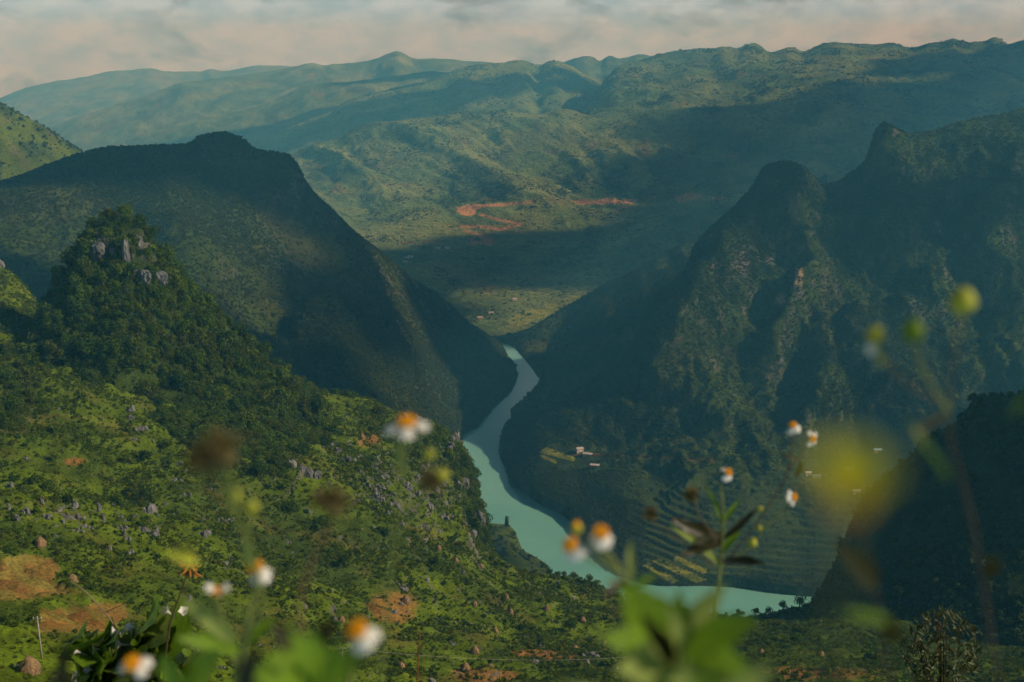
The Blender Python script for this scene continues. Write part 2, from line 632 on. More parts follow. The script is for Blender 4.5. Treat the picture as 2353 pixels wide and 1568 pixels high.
# -- the near hillside the viewpoint stands on
HILL_CREST = [(-900, 470, 900), (-300, 560, 750), (0, 612, 700), (60, 662, 690), (95, 715, 680), (150, 800, 650), (300, 868, 600), (600, 878, 620),
              (690, 880, 640), (760, 902, 640), (850, 918, 640), (900, 942, 640), (960, 958, 640), (1020, 985, 640), (1060, 1015, 635), (1082, 1090, 620),
              (1106, 1180, 590), (1116, 1245, 560), (1150, 1285, 535), (1200, 1314, 520), (1330, 1330, 510), (1480, 1394, 500), (1600, 1416, 495),
              (1700, 1424, 490), (1850, 1398, 500), (2000, 1400, 510), (2353, 1380, 520), (3200, 1300, 520)]
hill = Patch([
    ('z', [(-900, 0.5, 698.4), (3200, 0.5, 698.4)]),
    ('z', [(-900, 8, 694.4), (0, 8, 694.5), (1200, 8, 694.2), (2353, 8, 694.2), (3200, 8, 694.2)]),
    ('z', [(-900, 25, 684.3), (1200, 25, 683.0), (2353, 25, 683.2), (3200, 25, 683.2)]),
    ('z', [(-900, 130, 625), (0, 130, 618), (600, 140, 605), (1200, 150, 596), (2353, 160, 592), (3200, 160, 600)]),
    ('p', [(-900, 1450, 170), (0, 1500, 170), (300, 1520, 190), (600, 1540, 220), (900, 1560, 260), (1200, 1570, 300), (1700, 1562, 320), (2353, 1560, 330), (3200, 1500, 330)]),
    ('p', [(-900, 1330, 225), (0, 1380, 225), (300, 1390, 250), (600, 1420, 290), (900, 1450, 330), (1200, 1480, 360), (1480, 1500, 380), (1700, 1500, 380), (2000, 1480, 400), (2353, 1470, 420), (3200, 1400, 420)]),
    ('p', [(-900, 1150, 300), (0, 1240, 290), (300, 1240, 330), (600, 1240, 390), (900, 1260, 430), (1050, 1300, 450), (1200, 1385, 440), (1480, 1432, 440), (1700, 1452, 430), (2000, 1435, 440), (2353, 1420, 460), (3200, 1350, 460)]),
    ('p', [(-900, 950, 420), (0, 1050, 370), (300, 1050, 420), (600, 1050, 470), (900, 1080, 530), (1050, 1130, 560), (1110, 1272, 520), (1200, 1350, 480), (1480, 1415, 470), (1700, 1436, 460), (2000, 1415, 470), (2353, 1395, 490), (3200, 1320, 490)]),
    ('p', [(-900, 700, 560), (0, 850, 480), (300, 890, 510), (600, 930, 560), (750, 955, 590), (900, 1000, 600), (1050, 1065, 605), (1110, 1252, 545), (1200, 1330, 500), (1480, 1404, 485), (1700, 1430, 478), (2000, 1405, 490), (2353, 1386, 505), (3200, 1310, 505)]),
    ('p', HILL_CREST),
    ('rel', (25, -30)), ('rel', (90, -140)), ('abs', (520, -20)),
], [12, 10, 24, 34, 48, 48, 56, 56, 50, 6, 8, 10], px_axis(-900, 3200, 3.6), 9)
V = hill.V
near = smooth(20, 160, V[..., 1])
cw = crest_w(hill, 9, 0.75, 0.35)
V[..., 2] += near * cw * (7 * noise_xy(V, 70, 5, 3) + 2.2 * np.abs(noise_xy(V, 16, 4, 9)) * 2 - 1.0)
# ledges: the slope steps down in small limestone terraces
st = V[..., 2] / 7.0 + 1.2 * noise_xy(V, 60, 3, 21)
V[..., 2] += near * 1.6 * (smooth(0.0, 0.35, st - np.floor(st)) - (st - np.floor(st))) * cw
hill.finish()
FIELDS = [[(-40, 1292), (60, 1275), (118, 1285), (140, 1310), (120, 1335), (188, 1362), (60, 1378), (-40, 1384)],
          [(88, 1402), (200, 1394), (288, 1386), (300, 1420), (250, 1452), (90, 1456)]]
def hill_cover(p):
    V, px, py, nz = p.V, p.PX, p.PY, p.N[..., 2]
    c = full(GRASS, V)
    n1, n2 = noise_xy(V, 90, 4, 31), noise_xy(V, 25, 4, 37)
    c = mixc(c, GRASS_DARK, smooth(-0.1, 0.35, n1))
    c = mixc(c, np.array([0.105, 0.092, 0.020]), 0.6 * smooth(0.05, 0.4, n2))
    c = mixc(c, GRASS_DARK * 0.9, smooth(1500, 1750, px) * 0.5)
    wob = 10 * n2 * 2
    for poly in FIELDS:
        c = mixc(c, mixc(full(SOIL, V), np.array([0.16, 0.15, 0.03]), smooth(-0.35, 0.25, noise_xy(V, 9, 3, 5)) * 0.8), in_poly(px + wob * 0.6, py + wob * 0.3, poly).astype(float))
    for (ex, ey, ew, eh) in ((900, 1395, 55, 45), (1240, 1500, 60, 10), (1300, 1512, 50, 8), (1900, 1545, 150, 14), (1100, 1560, 90, 20), (170, 1062, 30, 10), (850, 1010, 30, 20)):
        e = ((px - ex) / ew) ** 2 + ((py - ey) / eh) ** 2 + n2 * 1.6
        c = mixc(c, np.array([0.24, 0.11, 0.035]), 0.75 * (1 - smooth(0.4, 1.2, e)))
    rk = (1 - smooth(0.50, 0.66, nz + 0.15 * n2)) * (p.V[..., 1] > 120) * smooth(500, 800, px)
    c = mixc(c, ROCK * (0.75 + 0.5 * noise_xy(V, 6, 3, 77))[..., None], rk)
    return c
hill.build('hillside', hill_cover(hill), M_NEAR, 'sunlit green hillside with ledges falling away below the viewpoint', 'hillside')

# -- the wooded karst peak on it
KP = [(40, 885, 545), (98, 810, 550), (108, 722, 555), (122, 668, 560), (152, 622, 562), (185, 580, 563), (198, 540, 564), (214, 520, 564), (262, 510, 565), (318, 520, 566),
      (345, 552, 567), (385, 605, 570), (425, 650, 572), (485, 712, 575), (545, 760, 578), (588, 806, 580), (628, 856, 582), (682, 896, 585), (740, 935, 588)]
karst = Patch([
    ('z', [(40, 470, 520), (740, 520, 480)]),
    ('p', [(40, 930, 500), (120, 860, 502), (250, 838, 505), (400, 880, 515), (560, 960, 525), (740, 1010, 545)]),
    ('p', [(40, 890, 522), (92, 790, 526), (140, 735, 530), (200, 690, 532), (262, 665, 534), (345, 690, 536), (440, 755, 542), (560, 850, 550), (640, 910, 556), (740, 962, 565)]),
    ('p', [(40, 890, 536), (98, 835, 540), (108, 770, 541), (140, 685, 546), (200, 635, 549), (262, 590, 552), (345, 630, 553), (440, 710, 558), (560, 810, 565), (640, 885, 570), (740, 948, 577)]),
    ('p', KP),
    ('rel', (12, -14)), ('rel', (60, -85)), ('rel', (110, -150)),
], [8, 40, 36, 36, 6, 8, 6], np.linspace(40, 740, 200), 4)
V = karst.V
V[..., 2] += (3.0 * noise_xy(V, 22, 4, 51)) * (crest_w(karst, 4, 0.8, 0.3))
karst.finish()
nz = karst.N[..., 2]
kc = mixc(full(FOREST * 1.2, V), GRASS_DARK, smooth(770, 900, karst.PY + 40 * noise_xy(V, 20, 3, 4)))
kc = mixc(kc, ROCK * 0.7, (1 - smooth(0.35, 0.55, nz + 0.1 * noise_xy(V, 9, 3, 8))) * (karst.PY < 700))
karst.build('karst_peak', kc, M_NEAR, 'steep wooded karst peak with bare limestone crown on the near hillside', 'hill')

# -- the dark spur that closes the picture at the right edge
DK = [(1790, 1470, 470), (1850, 1408, 500), (1880, 1380, 505), (1930, 1288, 515), (1990, 1150, 525), (2040, 1100, 530), (2100, 1050, 535), (2150, 1003, 540),
      (2200, 975, 540), (2216, 960, 540), (2250, 922, 540), (2330, 915, 545), (2353, 905, 550), (2600, 640, 560), (3000, 300, 560), (3600, 30, 560)]  # beyond the frame the crest is raised to throw shade on the spur
dark = Patch([
    ('z', [(1790, 430, 440), (2353, 380, 450), (3600, 330, 480)]),
    ('p', [(1790, 1490, 450), (1900, 1462, 452), (2100, 1425, 440), (2353, 1390, 420), (3000, 1250, 400), (3600, 1000, 400)]),
    ('p', [(1790, 1482, 460), (1900, 1430, 475), (2000, 1330, 480), (2100, 1240, 480), (2353, 1130, 475), (3000, 560, 475), (3600, 220, 475)]),
    ('p', DK),
    ('rel', (25, -12)), ('rel', (120, -110)), ('abs', (520, -20)),
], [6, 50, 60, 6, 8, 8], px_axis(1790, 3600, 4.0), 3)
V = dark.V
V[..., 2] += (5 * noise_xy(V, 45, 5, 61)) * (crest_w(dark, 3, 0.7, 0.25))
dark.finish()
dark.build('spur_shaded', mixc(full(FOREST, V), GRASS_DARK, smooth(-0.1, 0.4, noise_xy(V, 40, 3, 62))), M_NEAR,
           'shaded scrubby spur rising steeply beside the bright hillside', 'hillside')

# -- low bank of the river under the hillside
BANK = [(900, 1130), (1000, 1165), (1090, 1196), (1124, 1202), (1160, 1206), (1180, 1216), (1191, 1240), (1200, 1262), (1222, 1275), (1253, 1296), (1272, 1325), (1330, 1352), (1420, 1385), (1600, 1425), (1900, 1450)]
bank = Patch([
    ('z', [(900, 1000, 80), (1900, 1000, 60)]),
    ('l', [(900, 1330, 40), (1124, 1330, 40), (1200, 1360, 40), (1330, 1410, 36), (1600, 1460, 30), (1900, 1480, 30)]),
    ('l', [(900, 1170, 14), (1090, 1236, 15), (1160, 1250, 18), (1200, 1290, 14), (1253, 1320, 14), (1330, 1375, 10), (1600, 1440, 8), (1900, 1460, 8)]),
    ('l', [(a, b, 0.0) for a, b in BANK]),
    ('rel', (18, -9)), ('rel', (60, -20)),
], [4, 16, 30, 4, 3], px_axis(900, 1900, 4.0), 3)
V = bank.V
V[..., 2] += 1.6 * noise_xy(V, 30, 4, 71) * np.clip(3 - bank.T, 0, 1)
bank.finish()
bank.build('river_bank', mixc(full(GRASS_DARK * 1.3, V), FOREST * 1.4, smooth(-0.1, 0.3, noise_xy(V, 40, 3, 72))), M_NEAR,
           'low grassy river bank jutting into the turquoise water', 'bank')

# -- the big mountain at left
LWL = [(1054, 1018), (1066, 999), (1099, 979), (1132, 940), (1165, 910), (1183, 882), (1187, 862)]
left = Patch([
    ('z', [(-500, 1000, 120), (400, 1200, 80), (700, 1350, 60), (900, 1600, 20), (1000, 1800, -20), (1054, D_at(1018, 0) - 40, -20), (1099, D_at(979, 0) - 40, -20), (1132, D_at(940, 0) - 40, -20), (1165, D_at(910, 0) - 40, -20), (1190, D_at(862, 0) - 40, -20)]),
    ('p', [(-500, 800, 1250), (0, 800, 1250), (400, 900, 1400), (700, 900, 1580), (850, 925, 1720), (950, 970, 1880), (1000, 1000, 1960)] + [(a, b, D_at(b, 0)) for a, b in LWL]),
    ('p', [(-500, 700, 1450), (0, 680, 1500), (400, 740, 1620), (700, 780, 1800), (850, 800, 1920), (950, 850, 2040), (1000, 880, 2080), (1054, 910, 2110), (1099, 900, 2180), (1132, 880, 2290), (1165, 866, D_at(866, 12)), (1183, 860, D_at(860, 5)), (1190, 858, D_at(858, -4))]),
    ('p', [(-500, 560, 1700), (0, 540, 1750), (400, 540, 1850), (700, 600, 2020), (850, 680, 2120), (950, 740, 2220), (1000, 770, 2280), (1054, 810, 2330), (1099, 822, 2380), (1132, 832, 2420), (1165, 842, D_at(842, 10)), (1183, 850, D_at(850, 4)), (1190, 852, D_at(852, -6))]),
    ('p', [(-500, 480, 1900), (0, 418, 1950), (90, 385, 1980), (200, 347, 2030), (260, 337, 2050), (430, 332, 2120), (460, 314, 2130), (510, 306, 2150), (550, 317, 2160), (590, 346, 2160), (660, 356, 2190), (685, 382, 2200),
           (703, 424, 2210), (760, 482, 2240), (830, 547, 2290), (880, 584, 2330), (950, 641, 2390), (1020, 691, 2460), (1080, 746, 2540), (1120, 771, 2590), (1150, 790, 2650), (1168, 821, D_at(821, 5)), (1183, 838, D_at(838, 2)), (1190, 848, D_at(848, -8))]),
    ('rel', (30, -10)), ('rel', (250, -120)), ('rel', (900, -600)),
], [8, 50, 70, 80, 5, 10, 6], px_axis(-500, 1190, 3.2), 4)
V = left.V
def bulge(p, line, w, h):
    return h * np.exp(-(seg_dist(p.PX0, p.PY0, line) / w) ** 2)
hw = smooth(0, 60, V[..., 2])
cw = crest_w(left, 4, 0.85, 0.3)
rough = 34 * (ridged(V[..., 0] + 30 * noise_xy(V, 200, 2, 5), V[..., 1], 330, 5, 81) - 0.45) + 9 * noise_xy(V, 60, 4, 86)
V[..., 2] += hw * cw * rough
V[..., 2] += cw * hw * (bulge(left, [(400, 440), (420, 520), (470, 620), (500, 720)], 60, 26) + bulge(left, [(700, 430), (760, 560), (840, 700), (960, 860)], 45, 22)
                        + bulge(left, [(540, 440), (600, 560), (640, 680), (650, 800)], 50, 14) - bulge(left, [(560, 430), (690, 560), (720, 650)], 40, 16))
left.finish()
def mtn_cover(p, base, seed, rockc=ROCK, rlim=(0.46, 0.62)):
    V, nz = p.V, p.N[..., 2]
    n1, n2 = noise_xy(V, 260, 4, seed), noise_xy(V, 45, 4, seed + 3)
    c = mixc(full(base * 0.8, V), FOREST * 1.3, smooth(-0.15, 0.25, n1 + 0.3 * n2))
    c = mixc(c, OLIVE * 0.8, 0.6 * smooth(0.1, 0.4, noise_xy(V, 160, 4, seed + 9)))
    rk = (1 - smooth(rlim[0], rlim[1], nz + 0.18 * n2)) * smooth(-0.12, 0.25, fbm(V[..., 0], V[..., 2] * 0.3 + 0.3 * V[..., 1], 22, 4, seed + 6))
    return mixc(c, rockc * (0.8 + 0.6 * noise_xy(V, 14, 3, seed + 7))[..., None], rk * 0.6)
lc = mtn_cover(left, GRASS_DARK * 1.15, 90)
brown = np.exp(-(seg_dist(left.PX, left.PY, [(590, 420), (650, 540), (740, 620), (800, 690)]) / 55) ** 2)
lc = mixc(lc, np.array([0.075, 0.062, 0.028]), 0.4 * brown)
left.build('mountain_forested', lc, M_MID, 'broad dark forested mountain whose spur runs down to the river', 'mountain')

# -- forested knob on its flank
knob = Patch([
    ('p', [(600, 960, 1480), (780, 930, 1520), (1020, 1010, 1700)]),
    ('p', [(600, 890, 1600), (700, 800, 1690), (780, 775, 1710), (860, 800, 1740), (940, 880, 1810), (1020, 985, 1890)]),
    ('p', [(600, 880, 1690), (650, 800, 1740), (690, 722, 1780), (730, 690, 1800), (785, 680, 1815), (830, 692, 1830), (880, 745, 1860), (940, 835, 1900), (1020, 960, 1950)]),
    ('rel', (50, -30)), ('rel', (160, -200)),
], [46, 40, 6, 8], px_axis(600, 1020, 3.2), 2)
V = knob.V
V[..., 2] += 9 * noise_xy(V, 70, 5, 101) * (crest_w(knob, 2, 0.7, 0.25))
knob.finish()
knob.build('knob_forested', mtn_cover(knob, FOREST * 1.3, 104), M_MID, 'rounded forested knob on the flank of the dark mountain', 'hill')

# -- sunlit slope behind the mountain at the left edge
lhill = Patch([
    ('z', [(-700, 2200, 100), (330, 2300, 50)]),
    ('p', [(-700, 400, 2500), (0, 480, 2550), (190, 480, 2600), (330, 560, 2650)]),
    ('p', [(-700, 20, 2750), (-200, 160, 2780), (0, 238, 2800), (50, 264, 2820), (100, 291, 2840), (150, 323, 2860), (190, 351, 2880), (260, 420, 2900), (330, 500, 2930)]),
    ('rel', (100, -60)), ('rel', (900, -600)),
], [8, 60, 6, 6], px_axis(-700, 330, 4.0), 2)
V = lhill.V
V[..., 2] += (12 * noise_xy(V, 140, 5, 111)) * (crest_w(lhill, 2, 0.8, 0.3))
lhill.finish()
lhill.build('slope_grassy', mixc(mixc(full(GRASS * 1.1, V), GRASS_DARK, smooth(-0.1, 0.3, noise_xy(V, 90, 4, 112))), OLIVE * 1.4, smooth(0, 0.4, noise_xy(V, 60, 4, 113))), M_MID,
            'sunlit grassy slope descending behind the dark mountain', 'hillside')

# -- the mountain with two summits at right, down to its terraced bank
RWL = [(1146, 1044), (1152, 1066), (1168, 1100), (1172, 1124), (1196, 1139), (1241, 1173), (1294, 1199), (1370, 1290), (1450, 1345), (1520, 1364), (1600, 1364), (1700, 1369), (1810, 1385), (1900, 1392), (2353, 1420), (3000, 1430)]
right = Patch([
    ('l', [(a, b + 14, -20.0) for a, b in RWL]),
    ('l', [(a, b, 0.0) for a, b in RWL]),
    ('p', [(1146, 1042, D_at(1042, 1)), (1168, 1088, D_at(1088, 6)), (1241, 1120, D_at(1120, 24)), (1340, 1130, D_at(1130, 34)), (1450, 1210, D_at(1210, 34)), (1600, 1250, 1450), (1790, 1250, 1440), (2030, 1230, 1450), (2353, 1230, 1440), (3000, 1200, 1450)]),
    ('p', [(1146, 1040, D_at(1040, 2)), (1168, 1030, D_at(1030, 14)), (1241, 1040, D_at(1040, 45)), (1340, 1035, D_at(1035, 62)), (1450, 1070, D_at(1070, 72)), (1600, 1080, 1620), (1790, 1080, 1610), (2030, 1030, 1640), (2353, 1000, 1660), (3000, 950, 1680)]),
    ('p', [(1146, 1038, D_at(1038, 2)), (1168, 1000, D_at(1000, 14)), (1241, 985, D_at(985, 62)), (1340, 960, 1850), (1450, 930, 1830), (1600, 850, 1850), (1790, 850, 1850), (2030, 800, 1860), (2353, 750, 1900), (3000, 700, 1900)]),
    ('p', [(1146, 1036, D_at(1036, 1)), (1168, 980, D_at(980, 12)), (1241, 962, D_at(962, 66)), (1340, 915, 1940), (1450, 840, 1940), (1600, 690, 1965), (1790, 600, 2030), (2030, 550, 2080), (2353, 500, 2120), (3000, 450, 2200)]),
    ('p', [(1146, 1034, D_at(1034, 0)), (1155, 990, D_at(990, 4)), (1168, 966, D_at(966, 8)), (1200, 955, D_at(955, 40)), (1270, 946, 1990), (1300, 912, 2000), (1380, 870, 2030), (1440, 816, 2050), (1480, 737, 2060), (1500, 692, 2065), (1575, 622, 2080), (1600, 562, 2090), (1660, 502, 2120),
           (1730, 432, 2150), (1757, 388, 2170), (1790, 374, 2190), (1838, 380, 2200), (1868, 402, 2220), (1890, 427, 2240), (1950, 402, 2260), (1990, 372, 2275), (2008, 314, 2280), (2030, 285, 2285), (2055, 292, 2290), (2085, 306, 2300), (2160, 296, 2330), (2270, 264, 2370), (2353, 247, 2400), (2600, 215, 2450), (3000, 190, 2500)]),
    ('rel', (30, -14)), ('rel', (220, -160)), ('rel', (700, -600)),
], [4, 56, 90, 70, 70, 80, 5, 8, 5], px_axis(1146, 3000, 3.2), 6)
V = right.V
hw = smooth(25, 120, V[..., 2])
cw = crest_w(right, 6, 0.85, 0.3)
rough = 60 * (ridged(V[..., 0], V[..., 1] + 40 * noise_xy(V, 250, 2, 121), 300, 5, 122, 0.55) - 0.45) + 16 * noise_xy(V, 60, 4, 127)
V[..., 2] += hw * cw * rough
R = right
cwb = crest_w(right, 6, 1.0, 0.75)
V[..., 2] += cwb * hw * (bulge(R, [(1800, 400), (1845, 520), (1865, 620), (1830, 720), (1785, 800)], 38, 50) - bulge(R, [(1740, 500), (1745, 600), (1740, 700)], 46, 46)
                        + bulge(R, [(1690, 520), (1620, 640), (1540, 760), (1480, 860)], 42, 30) - bulge(R, [(1890, 450), (1960, 560), (1990, 660)], 50, 40)
                        + bulge(R, [(2050, 310), (2060, 420), (2080, 560)], 45, 34) + bulge(R, [(2160, 640), (2080, 720), (1980, 760)], 50, 22)
                        + bulge(R, [(2330, 420), (2260, 560), (2300, 700)], 60, 40) - bulge(R, [(2170, 480), (2200, 620), (2260, 740)], 55, 40)
                        + bulge(R, [(1880, 800), (1900, 880), (1850, 960)], 38, 26) - bulge(R, [(1790, 820), (1830, 880), (1800, 960)], 30, 22)
                        + bulge(R, [(1400, 900), (1330, 960)], 60, 14) + bulge(R, [(2100, 900), (2200, 960)], 60, 18))
# a knob of rock beside the gully
V[..., 2] += 16 * np.exp(-(np.hypot(R.PX0 - 1782, (R.PY0 - 812)) / 20) ** 2)
# contour terraces on the lower slopes
PX0, PY0 = R.PX0, R.PY0
ter = smooth(1420, 1500, PX0) * (1 - smooth(2150, 2300, PX0)) * smooth(1060, 1105, PY0) * (1 - smooth(1335, 1358, PY0))
V[..., 2] += ter * 11 * noise_xy(V, 150, 3, 131)
q = V[..., 2] / 4.6
fr = q - np.floor(q)
TREAD = ter * (1 - smooth(0.42, 0.6, fr)) * (fr > .04)
V[..., 2] += ter * 4.6 * (smooth(0.55, 0.95, fr) - fr) * 0.9
V[..., 2] += 2.0 * noise_xy(V, 26, 3, 134) * smooth(3, 12, V[..., 2]) * (1 - ter)
right.finish()
rc = mtn_cover(right, GRASS_DARK * 1.25, 140, np.array([0.17, 0.16, 0.14]))
PX, PY = right.PX, right.PY
rc = mixc(rc, FOREST * 1.25, ter * 0.7)
rc = mixc(rc, np.array([0.060, 0.085, 0.014]), TREAD * smooth(-0.25, 0.2, noise_xy(right.V, 90, 3, 147)) * 0.75)
for poly in ([(1238, 1040), (1255, 1028), (1325, 1052), (1318, 1060)], [(1236, 1048), (1246, 1044), (1284, 1062), (1278, 1066)],
             [(1478, 1300), (1490, 1292), (1560, 1335), (1545, 1342)], [(1500, 1290), (1514, 1283), (1625, 1332), (1600, 1340)], [(1545, 1284), (1556, 1278), (1628, 1312), (1616, 1320)]):
    rc = mixc(rc, RICE, in_poly(PX, PY, poly).astype(float))
for line in ([(1830, 1120), (1850, 1104), (1875, 1096)], [(1320, 1045), (1400, 1045), (1500, 1052), (1640, 1060)], [(1880, 1115), (1990, 1120), (2100, 1090)]):
    rc = mixc(rc, SOIL * 0.8, 0.7 * np.exp(-(seg_dist(PX, PY, line) / 3.0) ** 2))
for (ex, ey, ew, eh) in ((1835, 640, 14, 34), (1795, 690, 12, 16), (1705, 610, 26, 34), (1760, 600, 40, 14), (1640, 600, 8, 22), (1300, 900, 4, 4), (2048, 305, 16, 9), (2150, 520, 20, 22)):
    n2 = fbm(right.V[..., 0], right.V[..., 2] * 0.28, 16, 4, 143)
    e = ((PX - ex) / ew) ** 2 + ((PY - ey) / eh) ** 2 + n2 * 1.8
    rc = mixc(rc, np.array([0.46, 0.33, 0.20]) if ex in (1835, 1795) else np.array([0.20, 0.175, 0.15]), 0.8 * (1 - smooth(0.3, 1.0, e)))
bk = np.exp(-((PY - np.interp(PX, [a for a, b in RWL], [b for a, b in RWL])) / 2.6) ** 2) * (PX > 1480)
rc = mixc(rc, np.array([0.30, 0.17, 0.07]), 0.7 * bk)
right.build('mountain_twin_peaked', rc, M_MID, 'steep mountain with two rocky summits above a terraced river bank', 'mountain')

# -- smooth spur across the river bend
spur = Patch([
    ('z', [(1110, 2060, -18), (1168, 2080, -2), (1205, 2090, 6), (1236, 2090, 8), (1400, 2100, 30), (1600, 2150, 120), (1900, 2250, 220)]),
    ('l', [(1110, 955, -12), (1168, 943, -1), (1205, 928, 7), (1236, 896, 10), (1260, 870, 20), (1330, 830, 40), (1400, 782, 100), (1500, 710, 156), (1600, 650, 203), (1900, 560, 300)]),
    ('l', [(1110, 930, -14), (1160, 943, -8), (1168, 940, -1), (1205, 914, 0), (1236, 881, 0.5), (1260, 845, 18), (1330, 800, 42), (1400, 750, 98), (1500, 680, 150), (1600, 615, 205), (1900, 520, 310)]),
    ('l', [(1110, 860, -18), (1168, 870, -16), (1205, 862, -14), (1228, 872, -8), (1240, 872, 0.5), (1260, 820, 16), (1330, 770, 45), (1400, 715, 100), (1500, 650, 155), (1600, 585, 208), (1900, 480, 320)]),
    ('l', [(1110, 785, 0), (1144, 788, 0), (1181, 799, 0), (1192, 811, 0), (1223, 848, 0), (1238, 866, 1), (1260, 797, 12), (1330, 735, 45), (1400, 685, 104), (1500, 622, 160), (1600, 564, 214), (1900, 440, 330)]),
    ('l', [(1110, 778, 4), (1144, 776, 10), (1200, 766, 20), (1260, 735, 30), (1330, 692, 55), (1400, 652, 112), (1500, 601, 168), (1600, 546, 224), (1900, 400, 345)]),
    ('rel', (60, -10)), ('rel', (300, -80)),
], [6, 30, 24, 30, 40, 5, 6], px_axis(1110, 1900, 3.6), 5)
V = spur.V
V[..., 2] += smooth(8, 70, V[..., 2]) * (16 * (ridged(V[..., 0] * 1.6, V[..., 1] * 0.5, 170, 4, 151) - 0.45) + 4 * noise_xy(V, 40, 3, 153)) * (crest_w(spur, 5, 0.8, 0.4))
spur.finish()
sc_ = mtn_cover(spur, GRASS_DARK * 1.0, 155)
sc_ = mixc(sc_, OLIVE, 0.5 * smooth(-0.1, 0.3, noise_xy(V, 120, 4, 158)))
spur.build('spur_grassy', sc_, M_MID, 'smooth grassy spur sloping down to the bend of the river', 'hillside')

# -- valley and the wide slope behind it
vall = Patch([
    ('z', [(200, 2620, -20), (2700, 2620, -20)]),
    ('z', [(200, 2850, 30), (900, 2850, 20), (1150, 2850, 10), (1400, 2950, 40), (1700, 3000, 100), (2700, 3000, 150)]),
    ('p', [(200, 620, 3100), (900, 640, 3150), (1150, 690, 3080), (1300, 660, 3150), (1500, 560, 3300), (1700, 500, 3400), (2700, 450, 3400)]),
    ('p', [(200, 520, 3700), (900, 545, 3700), (1150, 550, 3650), (1300, 550, 3650), (1500, 480, 3800), (1700, 430, 3900), (2700, 400, 3900)]),
    ('p', [(200, 440, 4100), (700, 450, 4100), (900, 470, 4050), (1150, 468, 4020), (1300, 465, 4000), (1500, 455, 4000), (1650, 440, 4020), (1900, 390, 4050), (2700, 350, 4100)]),
    ('p', [(200, 440, 4500), (700, 395, 4500), (900, 370, 4500), (1150, 350, 4550), (1300, 345, 4550), (1500, 340, 4500), (1700, 325, 4450), (1900, 290, 4400), (2700, 310, 4300)]),
    ('p', [(200, 520, 5000), (400, 460, 5000), (600, 395, 5000), (690, 347, 5000), (750, 326, 5000), (820, 294, 5000), (900, 282, 5050), (1000, 268, 5100), (1060, 262, 5100), (1176, 257, 5100), (1240, 265, 5050), (1300, 256, 5050), (1376, 276, 4950), (1456, 257, 4900), (1550, 252, 4850), (1700, 245, 4800), (1900, 228, 4700), (2100, 257, 4550), (2353, 276, 4450), (2700, 290, 4400)]),
    ('rel', (60, -12)), ('rel', (300, -90)), ('rel', (1000, -250)),
], [6, 40, 60, 50, 60, 60, 5, 6, 5], px_axis(200, 2700, 4.2), 6)
V = vall.V
cw = crest_w(vall, 6, 0.7, 0.3)
amp = smooth(60, 220, V[..., 2])
gul = ridged(V[..., 0] * 1.0 + 0.55 * V[..., 1] + 90 * noise_xy(V, 400, 2, 160), V[..., 1] * 0.30, 520, 5, 161) - 0.45
V[..., 2] += cw * (amp * (82 * gul + 12 * noise_xy(V, 120, 4, 166)) + (0.2 + 0.8 * amp) * 5 * noise_xy(V, 60, 4, 168))
V[..., 2] -= cw * amp * 26 * np.exp(-(seg_dist(vall.PX0, vall.PY0, [(1510, 350), (1545, 430), (1565, 500), (1580, 560)]) / 26) ** 2)
# terraces on the valley floor
ter2 = (1 - smooth(120, 150, V[..., 2])) * smooth(12, 25, V[..., 2])
q = V[..., 2] / 7.0
fr = q - np.floor(q)
V[..., 2] += ter2 * 7.0 * (smooth(0.5, 0.95, fr) - fr) * 0.8
vall.finish()
def far_cover(p, seed, base=np.array([0.105, 0.165, 0.046]), scale=1.0):
    V = p.V
    n1, n2, n3 = noise_xy(V, 500 * scale, 5, seed), noise_xy(V, 120 * scale, 5, seed + 5), noise_xy(V, 300 * scale, 4, seed + 11)
    c = mixc(full(base, V), FOREST * 2.0, smooth(0.02, 0.30, n1 * 0.6 + n2))
    c = mixc(c, np.array([0.160, 0.205, 0.058]), 0.9 * smooth(-0.18, 0.15, n3 + 0.3 * n2))
    c = mixc(c, np.array([0.24, 0.14, 0.06]), 0.35 * smooth(0.30, 0.42, noise_xy(V, 150 * scale, 5, seed + 17)))
    return c
vc = far_cover(vall, 170)
PX, PY = vall.PX, vall.PY
wob = noise_xy(vall.V, 70, 4, 181)
def scar_poly(c, poly, col=SCAR, a=0.95):
    return mixc(c, col, a * in_poly(PX + 7 * wob, PY + 5 * wob, poly).astype(float))
vc = scar_poly(vc, [(1047, 476), (1072, 468), (1120, 472), (1100, 483), (1082, 497), (1055, 492)])
vc = scar_poly(vc, [(1310, 463), (1400, 457), (1468, 459), (1460, 468), (1330, 471)], SCAR * 0.8)
vc = scar_poly(vc, [(1545, 449), (1600, 445), (1625, 452), (1560, 468)], SCAR * 0.7)
vc = scar_poly(vc, [(1485, 450), (1512, 450), (1508, 456), (1490, 456)], SCAR * 0.7)
vc = scar_poly(vc, [(1630, 450), (1668, 448), (1660, 455), (1635, 456)], SCAR * 0.7)
vc = scar_poly(vc, [(1068, 549), (1120, 540), (1138, 552), (1130, 566), (1105, 560), (1085, 563)], SCAR * 0.6)
for line in ([(1110, 474), (1150, 470), (1222, 465)], [(1105, 494), (1150, 506), (1198, 516), (1150, 526), (1105, 522), (1058, 521)], [(1070, 532), (1110, 541)]):
    vc = mixc(vc, SCAR * 0.8, 0.9 * (1 - smooth(2.0, 4.5, seg_dist(PX + 3 * wob, PY + 3 * wob, line))))
for (x0, y0) in ((935, 558), (985, 556), (1010, 560)):
    vc = mixc(vc, SCAR * 0.5, 0.8 * (1 - smooth(0.5, 1.2, ((PX - x0) / 18) ** 2 + ((PY - y0) / 3) ** 2)))
